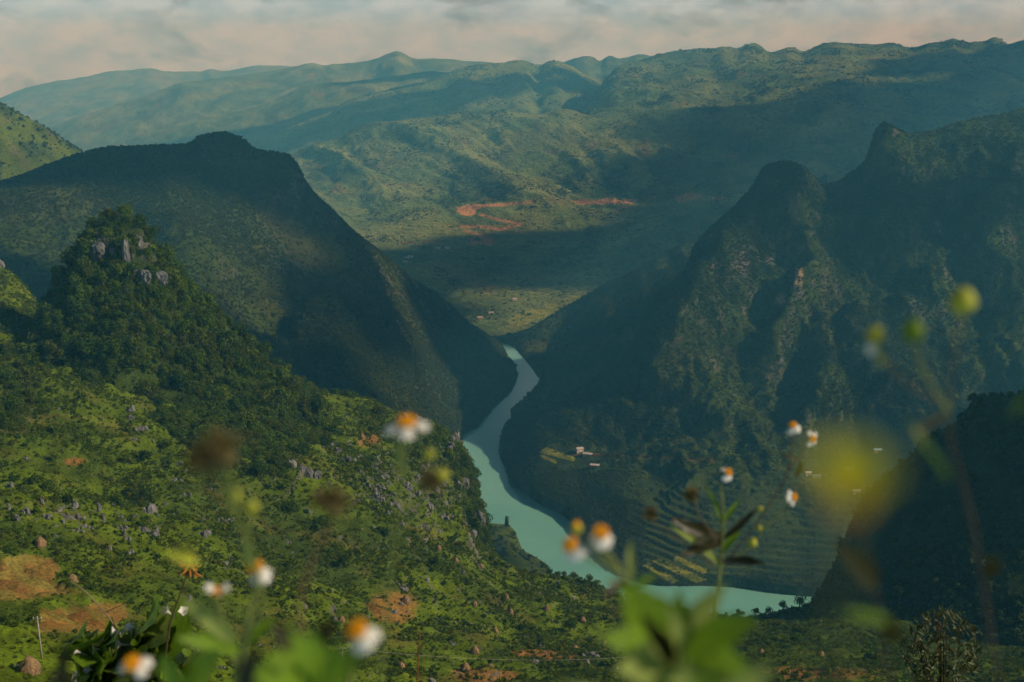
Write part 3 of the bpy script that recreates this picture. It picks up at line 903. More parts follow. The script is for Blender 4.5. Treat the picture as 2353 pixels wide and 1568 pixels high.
vc = mixc(vc, RICE * 0.8, 0.75 * in_poly(PX + 10 * wob, PY + 6 * wob, [(1165, 745), (1190, 722), (1290, 690), (1340, 668), (1330, 692), (1250, 730), (1190, 750)]).astype(float))
vall.build('valley_slope', vc, M_FAR, 'wide valley side with orange earth scars and small terraces beyond the river', 'hillside')

# -- ranges behind
def far_range(name, crest, rows, segs, step, label, seed, amp, wl, ext, scale):
    p = Patch(rows, segs, px_axis(crest[0][0], crest[-1][0], step, wide=20), ext)
    V = p.V
    cw = crest_w(p, ext, 0.82, 0.28)
    g = ridged(V[..., 0] + 0.5 * V[..., 1] + 0.2 * wl * noise_xy(V, wl, 2, seed), V[..., 1] * 0.5, wl, 5, seed + 1) - 0.45
    V[..., 2] += cw * (amp * g + 0.25 * amp * noise_xy(V, wl * 0.3, 4, seed + 2)) + cw * (16 * noise_xy(V, 420, 5, seed + 6) + 9 * (ridged(V[..., 0], V[..., 1], 210, 4, seed + 8) - 0.4)) + 9 * np.maximum(noise_xy(V, 150, 4, seed + 4), -0.2) + 4 * noise_xy(V, 48, 3, seed + 9)
    V[..., 2] = np.maximum(V[..., 2], -20)
    p.finish()
    p.build(name, far_cover(p, seed + 20, scale=scale), M_FAR, label, 'mountain range')
    return p
SR = [(1280, 330, 5650), (1350, 252, 5750), (1391, 187, 5850), (1426, 153, 5950), (1496, 132, 6050), (1560, 117, 6100), (1600, 113, 6100), (1640, 115, 6100), (1660, 110, 6080), (1690, 114, 6060), (1715, 104, 6050), (1730, 101, 6040),
      (1748, 107, 6030), (1770, 122, 6020), (1795, 113, 6010), (1815, 108, 6000), (1845, 116, 5980), (1880, 102, 5960), (1910, 96, 5940), (1960, 99, 5900), (2010, 101, 5850), (2050, 99, 5820), (2090, 108, 5790), (2140, 98, 5740), (2165, 96, 5720), (2190, 88, 5700), (2212, 93, 5690),
      (2230, 97, 5680), (2260, 96, 5650), (2285, 87, 5630), (2300, 92, 5620), (2315, 101, 5600), (2350, 94, 5580), (2600, 88, 5500), (3000, 80, 5300)]
r_right = far_range('range_high', SR, [
    ('z', [(1280, 4750, 330), (3000, 4500, 300)]),
    ('p', [(1280, 330, 5000), (1350, 275, 5000), (1500, 250, 5020), (1700, 243, 4950), (1900, 226, 4850), (2100, 252, 4720), (2353, 268, 4650), (3000, 270, 4600)]),
    ('p', [(1280, 330, 5300), (1350, 258, 5350), (1420, 205, 5450), (1500, 192, 5450), (1700, 182, 5400), (1900, 170, 5300), (2100, 182, 5150), (2353, 190, 5050), (3000, 180, 4950)]),
    ('p', SR), ('rel', (120, -20)), ('rel', (700, -150)), ('rel', (1500, -400))], [6, 50, 70, 6, 6, 4], 4.0, 'high hazy mountain range with rounded knolls along its crest', 200, 58, 650, 3, 1.1)
SE = [(540, 380, 6400), (640, 308, 6400), (670, 291, 6420), (750, 261, 6450), (800, 233, 6480), (850, 221, 6500), (915, 201, 6520), (1000, 181, 6550), (1040, 165, 6560), (1055, 158, 6570), (1080, 153, 6580), (1125, 148, 6600), (1160, 146, 6620), (1185, 139, 6630), (1200, 138, 6640), (1215, 142, 6640), (1235, 155, 6640), (1255, 145, 6650), (1275, 141, 6650), (1300, 148, 6640), (1340, 170, 6620), (1400, 205, 6600), (1460, 260, 6550)]
r_mid = far_range('range_middle', SE, [('abs', (-1500, 150)), ('rel', (-950, -250)), ('rel', (-450, -110)), ('p', SE), ('rel', (100, -20)), ('rel', (600, -160)), ('rel', (1300, -400))], [6, 40, 50, 6, 5, 4], 4.0, 'hazy middle mountain range descending towards the valley', 230, 58, 800, 3, 1.2)
SD = [(60, 420, 7300), (150, 365, 7300), (250, 338, 7300), (320, 311, 7300), (420, 287, 7350), (500, 271, 7400), (560, 253, 7420), (615, 236, 7450), (660, 214, 7480), (700, 198, 7500), (740, 192, 7500), (800, 189, 7500), (900, 176, 7500), (1000, 166, 7500), (1100, 190, 7500)]
r_low = far_range('range_lower', SD, [('abs', (-1700, 50)), ('rel', (-1000, -260)), ('rel', (-450, -110)), ('p', SD), ('rel', (100, -20)), ('rel', (600, -160)), ('rel', (1300, -400))], [6, 36, 46, 6, 5, 4], 4.4, 'long dark blue ridge slanting down towards the hazy valley', 260, 58, 850, 3, 1.3)
SB = [(-700, 560, 8300), (-200, 420, 8400), (0, 345, 8500), (120, 292, 8600), (200, 262, 8650), (300, 231, 8700), (360, 211, 8750), (420, 192, 8800), (480, 184, 8850), (560, 172, 8900), (660, 156, 9000), (690, 149, 9000), (715, 145, 9000), (750, 149, 9000), (765, 146, 9000), (830, 141, 9000), (865, 134, 9000), (885, 125, 9000), (908, 119, 9000), (928, 124, 9000), (945, 134, 9000), (962, 138, 8950), (1000, 135, 8900), (1040, 137, 8900), (1080, 141, 8800), (1130, 143, 8700),
      (1180, 146, 8500), (1260, 148, 8300), (1300, 139, 8200), (1330, 131, 8100), (1347, 127, 8100), (1362, 130, 8100), (1378, 139, 8000), (1400, 130, 8000), (1420, 135, 7900), (1445, 131, 7900), (1470, 126, 7900), (1500, 131, 7900), (1600, 140, 7900), (1750, 150, 7900)]
r_back = far_range('range_back', SB, [('abs', (-2200, -20)), ('rel', (-1200, -300)), ('rel', (-550, -130)), ('p', SB), ('rel', (120, -20)), ('rel', (700, -160)), ('rel', (1500, -400))], [6, 36, 46, 6, 5, 4], 4.4, 'pale blue mountain range with a domed summit under the clouds', 290, 60, 1000, 3, 1.5)
SA = [(-1200, 330, 12000), (-300, 262, 12000), (0, 226, 12200), (50, 206, 12300), (130, 187, 12400), (170, 181, 12500), (250, 166, 12500), (300, 162, 12500), (340, 157, 12500), (360, 160, 12500), (380, 165, 12500), (460, 166, 12500), (482, 160, 12500), (510, 163, 12500), (600, 151, 12500), (660, 153, 12500), (800, 165, 12500), (1000, 165, 12500), (1400, 160, 12500), (2000, 150, 12000)]
r_faint = far_range('range_faint', SA, [('abs', (-3000, -20)), ('rel', (-1600, -330)), ('rel', (-700, -150)), ('p', SA), ('rel', (150, -20)), ('rel', (800, -200))], [5, 30, 40, 5, 4], 5.0, 'faintest and farthest mountain range fading into the sky', 320, 60, 1200, 3, 1.8)

# -- ground sheet and river
gv = [(-16000, -400, -22), (16000, -400, -22), (16000, 15500, -22), (-16000, 15500, -22)]
ground = obj('ground', make_mesh('ground', gv, [(0, 1, 2, 3)], simple_mat('ground_earth', (0.07, 0.08, 0.02), 0.9, 0.3, 0.01)))
tag(ground, 'low ground of the valley reaching to the horizon', 'ground', kind='structure')
rv = [(-700, 950, 0), (2600, 950, 0), (2600, 3050, 0), (-700, 3050, 0)]
river = obj('river', make_mesh('river', rv, [(0, 1, 2, 3)], M_WATER))
tag(river, 'milky turquoise river winding through the gorge', 'river', kind='structure')

# ------------------------------------------------------------------ unseen clouds off frame: cast the slope shadows, some added to darken gorge air
def icosphere(sub):
    import bmesh
    bm = bmesh.new()
    bmesh.ops.create_icosphere(bm, subdivisions=sub, radius=1)
    v = np.array([x.co[:] for x in bm.verts])
    f = np.array([[y.index for y in x.verts] for x in bm.faces])
    bm.free()
    return v, f
ICO3, ICO2 = icosphere(3), icosphere(2)
def build_shade_clouds():
    m = simple_mat('cloud_white', (0.85, 0.85, 0.86), 1.0, 0.03, 0.002, transl=0.35)
    vs, fs, n0 = [], [], 0
    rng = np.random.default_rng(5)
    for (tx, ty, tz, rx, ry) in SHADE_CLOUDS:
        k = (2450 - tz) / SUN_DIR[2]
        c = np.array([tx, ty, tz]) + SUN_DIR * k
        nb = 16
        for j in range(nb):
            a, r = rng.random() * 6.283, math.sqrt(rng.random()) * 0.72
            o = np.array([math.cos(a) * r * rx, math.sin(a) * r * ry, rng.random() * 60])
            s = np.array([rx, ry, 0]) * rng.uniform(0.26, 0.44)
            s[2] = rng.uniform(50, 120)
            v, f = ICO3
            w = v * (1 + 0.22 * np.stack([fbm(v[:, 0] * 3 + j * 5.1, v[:, 1] * 3 + v[:, 2] * 2.2, 1.0, 4, 400 + j)] * 3, -1))
            w[:, 2] = np.where(w[:, 2] < 0, w[:, 2] * 0.35, w[:, 2])
            vs.append(c + o + w * s)
            fs.append(f + n0)
            n0 += len(v)
    o = obj('clouds', make_mesh('clouds', np.concatenate(vs), np.concatenate(fs), m))
    tag(o, 'unseen white clouds placed off frame to shade the valley and its air', 'clouds', kind='stuff')
# (point of the ground in the cloud's shadow, half sizes across and along)
SHADE_CLOUDS = [(-780, 2120, 480, 480, 240), (-200, 2170, 470, 330, 150), (20, 2380, 180, 260, 200),
          (330, 3450, 130, 640, 360), (1050, 4050, 300, 640, 560), (1650, 4700, 480, 900, 420), (650, 3150, 60, 420, 260), (-150, 3350, 80, 420, 300),
          (-1500, 6700, 300, 900, 330), (-600, 7600, 420, 800, 300), (2300, 5300, 600, 700, 330), (-600, 6100, 400, 620, 260), (300, 6300, 450, 500, 220),
          (1450, 2250, 420, 330, 160),
          (-350, 1150, 400, 330, 260), (-700, 1500, 400, 260, 300), (-150, 1560, 400, 260, 150), (330, 1120, 400, 330, 240), (60, 1900, 400, 200, 240), (150, 2650, 300, 420, 200),  # added to keep sun off the gorge air and thin its veil
          (520, 2120, 420, 150, 80), (900, 2100, 430, 230, 120),
          (0, 900, 400, 430, 190), (-700, 1050, 400, 330, 240), (420, 1270, 400, 200, 170), (-420, 1450, 400, 300, 190), (120, 1350, 400, 280, 200), (520, 980, 400, 240, 150), (-260, 2990, 50, 240, 130)]
build_shade_clouds()

# ------------------------------------------------------------------ vegetation
def crown_arrays(seed, n, lobes=7, leaf=0.22, flat=0.85, spread=0.55):
    r = np.random.default_rng(seed)
    lc = r.normal(size=(lobes, 3))
    lc /= np.linalg.norm(lc, axis=1, keepdims=True)
    lc *= (r.random((lobes, 1)) ** 0.5) * spread
    lc[:, 2] *= flat
    lr = r.uniform(0.34, 0.56, lobes)
    i = r.integers(0, lobes, n)
    d = r.normal(size=(n, 3))
    d[:, 2] += 0.35
    d /= np.linalg.norm(d, axis=1, keepdims=True)
    c = lc[i] + d * (lr[i] * r.uniform(0.75, 1.08, n))[:, None]
    nrm = d + r.normal(size=(n, 3)) * 0.3
    nrm /= np.linalg.norm(nrm, axis=1, keepdims=True)
    a = np.cross(nrm, r.normal(size=(n, 3)))
    a /= np.linalg.norm(a, axis=1, keepdims=True)
    b = np.cross(nrm, a)
    s = (leaf * r.uniform(0.6, 1.3, n))[:, None]
    droop = nrm * s * 0.35
    v = np.stack([c - a * s - droop, c - b * s * 0.7, c + a * s - droop, c + b * s * 0.7], 1).reshape(-1, 3)
    v[:, 2] += 0.55
    f = np.arange(4 * n).reshape(n, 4)
    return v, f

def trunk_mesh(name, h, r, seed, limbs=4):
    rr = random.Random(seed)
    b = MB()
    top = (rr.uniform(-.15, .15) * h, rr.uniform(-.15, .15) * h, h)
    b.tube([(0, 0, -0.6), (top[0] * .3, top[1] * .3, h * .45), top], [r, r * .75, r * .4], 6)
    for k in range(limbs):
        a = rr.random() * 6.28
        z0 = h * rr.uniform(.45, .8)
        b.tube([(top[0] * z0 / h * .8, top[1] * z0 / h * .8, z0), (math.cos(a) * h * .2, math.sin(a) * h * .2, z0 + h * .2), (math.cos(a) * h * .36, math.sin(a) * h * .36, z0 + h * .42)], [r * .45, r * .3, r * .12], 4)
    return b.mesh(name, M_BARK, True)

TREE_CROWN = [make_mesh('crown', *crown_arrays(10 + i, 460, 8, 0.115, .85, .72), M_TREE, False) for i in range(5)]
BRIGHT_CROWN = make_mesh('crown', *crown_arrays(31, 300, 7, 0.13), M_BRIGHT, False)
TREE_TRUNK = [trunk_mesh('trunk', 1.0, 0.07, 50 + i) for i in range(3)]

def tree(base, R, label, group=None, crown=None, tall=1.0, name='broadleaf_tree', trunk_h=None):
    e = empty(name, base, random.random() * 6.28)
    th = trunk_h if trunk_h is not None else R * 0.75
    t = obj('trunk', random.choice(TREE_TRUNK), e, sc=(th * 1.2, th * 1.2, th * 1.15))
    c = obj('crown', crown or random.choice(TREE_CROWN), e, loc=(0, 0, th * 0.75), sc=(R, R * random.uniform(.9, 1.1), R * tall))
    tag(e, label, 'tree', group)
    return e

def source_collection(name, meshes):
    c = bpy.data.collections.new(name)
    for i, me in enumerate(meshes):
        c.objects.link(bpy.data.objects.new('%s_%02d' % (name, i), me))
    return c

SRC_SHRUB = source_collection('shrub_source', [make_mesh('shrub', *crown_arrays(60 + i, 46, 5, 0.27, 0.7), M_SHRUB, False) for i in range(5)])
SRC_FOREST = source_collection('forest_source', [make_mesh('canopy', *crown_arrays(70 + i, 70, 6, 0.26, 0.9), M_FOREST, False) for i in range(5)])
SRC_FAR = source_collection('far_source', [make_mesh('canopy', *crown_arrays(90 + i, 50, 6, 0.28, 0.7), M_FARWOOD, False) for i in range(3)])
SRC_TREE = source_collection('tree_source', TREE_CROWN)

def scatter_group(coll):
    g = bpy.data.node_groups.new('scatter_' + coll.name, 'GeometryNodeTree')
    g.interface.new_socket('Geometry', in_out='INPUT', socket_type='NodeSocketGeometry')
    g.interface.new_socket('Geometry', in_out='OUTPUT', socket_type='NodeSocketGeometry')
    n, l = g.nodes, g.links
    gi, go = n.new('NodeGroupInput'), n.new('NodeGroupOutput')
    ci = n.new('GeometryNodeCollectionInfo')
    ci.inputs['Collection'].default_value = coll
    ci.inputs['Separate Children'].default_value = True
    ci.inputs['Reset Children'].default_value = True
    ip = n.new('GeometryNodeInstanceOnPoints')
    ip.inputs['Pick Instance'].default_value = True
    def attr(name, typ):
        a = n.new('GeometryNodeInputNamedAttribute')
        a.data_type = typ
        a.inputs['Name'].default_value = name
        return next(o for o in a.outputs if o.enabled and o.name == 'Attribute')
    e2r = n.new('FunctionNodeEulerToRotation')
    l.new(attr('rot', 'FLOAT_VECTOR'), e2r.inputs[0])
    l.new(gi.outputs[0], ip.inputs['Points'])
    l.new(ci.outputs[0], ip.inputs['Instance'])
    l.new(attr('pick', 'INT'), ip.inputs['Instance Index'])
    l.new(e2r.outputs[0], ip.inputs['Rotation'])
    l.new(attr('size', 'FLOAT_VECTOR'), ip.inputs['Scale'])
    l.new(ip.outputs[0], go.inputs[0])
    return g
GROUPS = {}
def stuff(name, pts, size, coll, label, cat, squash=(0.8, 1.2), tilt=0.15, sink=0.15):
    n = len(pts)
    if n == 0:
        return
    size = np.asarray(size)
    pts = pts.copy()
    pts[:, 2] -= size * sink
    me = bpy.data.meshes.new(name)
    me.vertices.add(n)
    me.vertices.foreach_set('co', pts.astype(np.float32).ravel())
    a = me.attributes.new('size', 'FLOAT_VECTOR', 'POINT')
    s = np.stack([size * RNG.uniform(.85, 1.15, n), size * RNG.uniform(.85, 1.15, n), size * RNG.uniform(squash[0], squash[1], n)], -1)
    a.data.foreach_set('vector', s.astype(np.float32).ravel())
    a = me.attributes.new('rot', 'FLOAT_VECTOR', 'POINT')
    r = np.stack([RNG.normal(0, tilt, n), RNG.normal(0, tilt, n), RNG.random(n) * 6.283], -1)
    a.data.foreach_set('vector', r.astype(np.float32).ravel())
    a = me.attributes.new('pick', 'INT', 'POINT')
    a.data.foreach_set('value', RNG.integers(0, len(coll.objects), n).astype(np.int32))
    o = obj(name, me)
    md = o.modifiers.new('scatter', 'NODES')
    if coll.name not in GROUPS:
        GROUPS[coll.name] = scatter_group(coll)
    md.node_group = GROUPS[coll.name]
    return tag(o, label, cat, kind='stuff')

def nxy(V, s, o, seed):
    return fbm(V[..., 0], V[..., 1], s, o, seed)

# the near hillside: shrubs, saplings, bracken
def d_hill(px, py, N, V):
    w = 0.25 + smooth(-0.15, 0.35, nxy(V, 30, 4, 501)) * 1.4
    for poly in FIELDS:
        w = np.where(in_poly(px, py, poly), 0.0, w)
    w = w * ((px > -250) & (px < 2600) & (V[..., 1] > 100))
    w = w * np.where(((px - 900) / 55) ** 2 + ((py - 1395) / 45) ** 2 < 1, .35, 1)
    return w
p, _ = hill.scatter(90000, d_hill)
dist = p[:, 1]
stuff('hillside_shrubs', p, RNG.lognormal(-0.48, 0.45, len(p)) * (0.5 + dist / 900), SRC_SHRUB, 'countless low green shrubs covering the near hillside', 'shrubs')
def d_wood(px, py, N, V):
    w = 1 - smooth(0.6, 1.15, ((px - 560) / 190) ** 2 + ((py - 960) / 130) ** 2 + 0.7 * nxy(V, 40, 4, 503))
    w = w + 0.25 * smooth(0.18, 0.4, nxy(V, 60, 4, 505)) * (px < 1120)
    w = w + 0.9 * (seg_dist(px, py, [(1050, 1060), (1085, 1130), (1110, 1220)]) < 26)
    w = w + 0.5 * (1 - smooth(0.5, 1.3, ((px - 20) / 90) ** 2 + ((py - 900) / 110) ** 2))
    for poly in FIELDS:
        w = np.where(in_poly(px, py, poly), 0.0, w)
    return w * (py < 1330) * (px > -250) * (px < 1500)
p, _ = hill.scatter(2300, d_wood)
stuff('hillside_thicket', p, RNG.lognormal(0.85, 0.33, len(p)), SRC_TREE, 'thicket of small trees spreading over the near hillside', 'thicket')
# the karst peak
def d_karst(px, py, N, V):
    w = np.where(py < 560, 1.3, 1.0) * np.where((px > 210) & (px < 345) & (py > 525) & (py < 625), 0.2, 1.0)
    return w * (1 - 0.75 * smooth(820, 880, py + 40 * nxy(V, 25, 3, 507)) * (px < 420))
kp, kn = karst.scatter(2600, d_karst, 6)
kp = kp[np.argsort(RNG.random(len(kp)))]
keep = []
cell = {}
for q in kp:                                       # trees keep their distance
    k = (int(q[0] // 4), int(q[1] // 3), int(q[2] // 4))
    if k in cell:
        continue
    cell[k] = 1
    keep.append(q)
keep = np.array(keep)
for q in keep[:262]:
    a, b = proj(q)
    zone = ('near the bare summit rocks' if b < 600 else 'on the steep shaded left flank' if a < 215 else 'on the long right shoulder' if a > 430 else 'on the front face')
    tree(q, random.uniform(2.6, 6.2), 'dark green forest tree %s of the karst peak' % zone, 'forest trees %s of the peak' % zone, tall=random.uniform(.85, 1.25))
if len(keep) > 262:
    stuff('peak_forest', keep[262:], RNG.lognormal(1.05, 0.25, len(keep) - 262), SRC_TREE, 'closed forest filling the gaps between trees on the karst peak', 'forest')
p, _ = karst.scatter(3500, lambda px, py, N, V: np.where((px > 215) & (px < 340) & (py > 505) & (py < 620), 0.3, 1.0), 6)
stuff('peak_undergrowth', p, RNG.lognormal(0.0, 0.4, len(p)), SRC_SHRUB, 'green undergrowth between the trees of the karst peak', 'undergrowth')
# the dark spur
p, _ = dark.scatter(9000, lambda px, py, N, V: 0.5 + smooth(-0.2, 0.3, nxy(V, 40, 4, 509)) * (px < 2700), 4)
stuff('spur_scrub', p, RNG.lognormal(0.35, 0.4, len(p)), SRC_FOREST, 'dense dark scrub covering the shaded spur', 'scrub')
# the mountains
def d_mtn(seed, bare=None):
    def f(px, py, N, V):
        w = 0.30 + 0.8 * smooth(-0.10, 0.20, nxy(V, 260, 4, seed) + 0.3 * nxy(V, 45, 4, seed + 3))
        w = w * ((px > -150) & (px < 2500))
        return w * (bare(px, py, V) if bare else 1)
    return f
p, _ = left.scatter(56000, d_mtn(90, lambda px, py, V: (1 - 0.7 * np.exp(-(seg_dist(px, py, [(590, 420), (650, 540), (740, 620), (800, 690)]) / 50) ** 2)) * (py < 1030)), 5)
stuff('mountain_forest', p, np.minimum(RNG.lognormal(1.0, 0.5, len(p)), 4.4), SRC_FOREST, 'forest clothing the broad dark mountain down to the river', 'forest', (.6, 1.0), .15, .3)
p, _ = knob.scatter(9000, lambda px, py, N, V: np.ones_like(px), 5)
stuff('knob_forest', p, RNG.lognormal(1.35, 0.32, len(p)), SRC_FOREST, 'closed forest on the rounded knob', 'forest')
def r_bare(px, py, V):
    t = smooth(1420, 1500, px) * (1 - smooth(2150, 2300, px)) * smooth(1060, 1105, py) * (1 - smooth(1310, 1335, py))
    w = 1 - 0.96 * t
    w = w * (1 - 0.75 * ((px > 1225) & (px < 1420) & (py > 1020) & (py < 1080)))
    for poly in ([(1470, 1296), (1490, 1280), (1640, 1330), (1540, 1350)], [(1228, 1046), (1250, 1020), (1390, 1045), (1370, 1085), (1290, 1070)]):
        w = np.where(in_poly(px, py, poly), 0.05, w)
    return w + 0.8 * ((px > 1165) & (px < 1480) & (py > 1085) & (py < 1330))
p, _ = right.scatter(84000, d_mtn(140, r_bare), 5)
stuff('slope_forest', p, np.minimum(RNG.lognormal(0.9, 0.5, len(p)), 4.4) * np.where(p[:, 2] < 60, 0.8, 1.0), SRC_FOREST, 'forest and scrub clothing the steep twin-peaked mountain', 'forest', (.55, .9), .15, .35)
p, _ = spur.scatter(7000, d_mtn(155, lambda px, py, V: V[..., 2] > 0.5), 4)
stuff('spur_woodland', p, RNG.lognormal(1.1, 0.35, len(p)), SRC_FOREST, 'scattered woodland on the smooth spur above the river bend', 'woodland')
p, _ = bank.scatter(900, lambda px, py, N, V: (V[..., 2] > 0.5) * (0.15 + smooth(-0.1, 0.2, nxy(V, 40, 3, 72))) * (V[..., 1] > 1250), 1)
stuff('bank_bushes', p, RNG.lognormal(0.8, 0.4, len(p)), SRC_FOREST, 'bushes along the low river bank', 'bushes')
p, _ = lhill.scatter(3500, lambda px, py, N, V: smooth(-0.1, 0.3, nxy(V, 90, 4, 112)) + 0.1, 3)
stuff('slope_bushes', p, RNG.lognormal(1.2, 0.4, len(p)), SRC_FOREST, 'scattered bushes on the sunlit grassy slope', 'bushes')
p, _ = vall.scatter(20000, lambda px, py, N, V: (0.06 + smooth(0.02, 0.35, nxy(V, 500, 5, 170) * .6 + nxy(V, 120, 5, 175))) * (px > 600) * (px < 2450) * (V[..., 2] > 8), 3)
stuff('valley_woods', p, RNG.lognormal(1.45, 0.35, len(p)), SRC_FAR, 'far off woods dotted over the valley side', 'woods', (.5, .8), .1, .3)
p, _ = r_right.scatter(11000, lambda px, py, N, V: (0.05 + smooth(0.02, 0.35, nxy(V, 132, 5, 225))) * (px < 2450), 3)
stuff('range_woods', p, RNG.lognormal(1.65, 0.35, len(p)), SRC_FAR, 'far off woods dotted over the high range', 'woods', (.5, .8), .1, .3)

p, _ = r_mid.scatter(6000, lambda px, py, N, V: (0.02 + smooth(0.04, 0.2, nxy(V, 144, 5, 255))) * (px > 500) * (px < 1500), 3)
stuff('middle_range_woods', p, RNG.lognormal(1.7, 0.35, len(p)), SRC_FAR, 'far off woods dotted over the middle range', 'woods', (.5, .8), .1, .3)
# trees that stand apart
LONE = [(hill, 128, 1066, 3.0, 'bright yellow-green tree above its own shadow near the left edge', BRIGHT_CROWN), (hill, 330, 1068, 3.4, 'dark blue-green tree on the slope below the karst peak', None),
        (hill, 385, 1036, 3.0, 'brownish rounded tree between two darker ones below the peak', None), (hill, 600, 1100, 4.2, 'wide flat-topped tree below the wood of the karst peak', None),
        (karst, 410, 862, 3.0, 'brightest lime-green tree standing on the flank of the karst peak', BRIGHT_CROWN), (karst, 217, 745, 2.2, 'small lime-green tree with a bare stem amid the peak forest', BRIGHT_CROWN),
        (hill, 788, 1306, 2.8, 'lone dark bush-like tree in the middle of the bright slope', None), (hill, 1309, 1452, 2.6, 'round dark tree alone on the lower open slope', None), (hill, 1249, 1492, 3.0, 'dark spreading tree near the power lines', None),
        (karst, 236, 520, 3.2, 'leftmost of the dark trees on the very summit of the karst peak', None), (karst, 264, 514, 3.8, 'tallest dark tree on the very summit of the karst peak', None), (karst, 296, 520, 3.2, 'rightmost of the dark trees crowding the peak summit', None), (karst, 348, 560, 4.6, 'bushy tree beside the slanting slab near the summit', None),
        (hill, 880, 955, 3.6, 'rounded dark tree on the rocky crest behind the white flower', None)]
for (pt, px, py, R_, lab, cr) in LONE:
    tree(pt.at(px, py), R_, lab, None, cr, 0.95)
for i, (px, py, R_) in enumerate([(1232, 1322, 1.6), (1262, 1326, 2.0), (1280, 1328, 1.7), (1297, 1330, 1.9), (1318, 1334, 2.3), (1352, 1342, 2.6), (1372, 1352, 2.0), (1410, 1370, 2.2), (1440, 1384, 2.0), (1700, 1424, 2.4), (1735, 1420, 2.6), (1765, 1418, 2.4), (1800, 1410, 3.0), (1835, 1402, 3.4)]):
    tree(hill.at(px, py), R_, 'small tree silhouetted against the river on the edge of the slope', 'trees along the edge of the slope', None, 0.8, trunk_h=R_ * 1.3)
tree(bank.at(1164, 1214), 5.0, 'tall slender tree on the tip of the low river bank', None, None, 2.4, trunk_h=8)
for (px, py, R_) in [(1140, 1222, 5.5), (1180, 1236, 6.0), (1150, 1244, 5.0), (1128, 1218, 4.5), (1216, 1284, 3.6), (1246, 1306, 4.6), (1258, 1316, 4.0)]:
    tree(bank.at(px, py), R_, 'leafy tree on the low river bank below the cliff', 'trees on the river bank', None, 1.0)

# ------------------------------------------------------------------ limestone
def rock_arrays(seed, k=6, slim=1.0):
    r = np.random.default_rng(seed)
    vs, fs, n0 = [], [], 0
    for j in range(k):
        sides = 7
        c = r.normal(0, 0.42, 2)
        h = r.uniform(0.45, 1.35) * slim * (1.1 - 0.35 * np.hypot(*c))
        rad = r.uniform(0.28, 0.55)
        lean = r.normal(0, 0.16, 2)
        zs = [-0.6, 0.05, 0.4, 0.72, 0.9]
        rs = [1.2, 1.05, 0.9, 0.68, 0.34]
        a0 = r.random() * 6.28
        for z, s in zip(zs, rs):
            for m_ in range(sides):
                a = a0 + 6.283 * m_ / sides
                q = rad * s * r.uniform(0.62, 1.25)
                vs.append((c[0] + lean[0] * z * h + math.cos(a) * q, c[1] + lean[1] * z * h + math.sin(a) * q, z * h + r.normal(0, 0.05)))
        for i in range(len(zs) - 1):
            for m_ in range(sides):
                m2 = (m_ + 1) % sides
                fs.append((n0 + i * sides + m_, n0 + i * sides + m2, n0 + (i + 1) * sides + m2, n0 + (i + 1) * sides + m_))
        fs.append(tuple(n0 + (len(zs) - 1) * sides + m_ for m_ in range(sides)))
        n0 += sides * len(zs)
    return vs, fs
ROCKS = [make_mesh('limestone_outcrop', *rock_arrays(700 + i, 4 + i % 4), M_ROCK, False) for i in range(6)]
def crag_arrays(seed):
    r = np.random.default_rng(seed)
    vs, fs, n0 = [], [], 0
    v, f = ICO3
    for j in range(5):
        c = np.array([r.normal(0, .5), r.normal(0, .35), r.uniform(-.1, .35)])
        s = np.array([r.uniform(.38, .7), r.uniform(.38, .6), r.uniform(.8, 1.5)])
        ang = np.arctan2(v[:, 1], v[:, 0])
        flute = ridged(ang * 1.6 + j * 3.7, v[:, 2] * 0.5 + seed, 0.9, 4, seed + j)
        blk = fbm(v[:, 0] * 2 + 5.3 * j, v[:, 2] * 2 + v[:, 1] * 1.7, 0.8, 4, seed + 40 + j)
        w = v * (0.80 + 0.32 * flute + 0.45 * blk)[:, None]
        w[:, 2] = np.where(w[:, 2] > .45, .45 + (w[:, 2] - .45) * .55, w[:, 2])
        vs.append(c + w * s)
        fs.append(f + n0)
        n0 += len(v)
    return np.concatenate(vs), np.concatenate(fs)
CRAGS = [make_mesh('crag', *crag_arrays(720 + 7 * i), M_ROCK, False) for i in range(4)]
SRC_ROCK = source_collection('rock_source', ROCKS)
def d_rock(px, py, N, V):
    w = 0.05 + smooth(0.12, 0.4, nxy(V, 38, 4, 521))
    w = w + 1.6 * (1 - smooth(0.5, 1.2, ((px - 930) / 130) ** 2 + ((py - 1110) / 90) ** 2)) + 0.5 * (1 - smooth(0.5, 1.2, ((px - 230) / 190) ** 2 + ((py - 1195) / 45) ** 2))
    for poly in FIELDS:
        w = np.where(in_poly(px, py, poly), 0.0, w)
    return w * (px > -100) * (px < 1700) * (V[..., 1] > 120) * np.where((px > 1150), .3, 1)
p, _ = hill.scatter(1400, d_rock)
stuff('hillside_stones', p, RNG.lognormal(-0.35, 0.45, len(p)), SRC_ROCK, 'grey limestone stones strewn over the near hillside', 'stones', (0.5, 1.1), 0.2, 0.1)
ROCKPTS = [(94, 1160, 1.6, 'in the band of rocks under the karst peak'), (112, 1190, 1.5, 0), (135, 1175, 1.8, 0), (150, 1205, 1.6, 0), (165, 1160, 1.9, 0), (178, 1190, 1.7, 0), (190, 1212, 1.4, 0), (228, 1175, 2.2, 0), (236, 1195, 1.8, 0),
           (262, 1165, 1.3, 0), (278, 1190, 1.5, 0), (285, 1235, 2.0, 0), (300, 1240, 1.8, 0), (330, 1222, 1.9, 0), (352, 1225, 2.2, 0), (360, 1218, 1.7, 0), (300, 1275, 1.8, 0), (250, 1262, 1.6, 0), (60, 1180, 1.4, 0), (38, 1195, 1.5, 0), (20, 1170, 1.4, 0)]
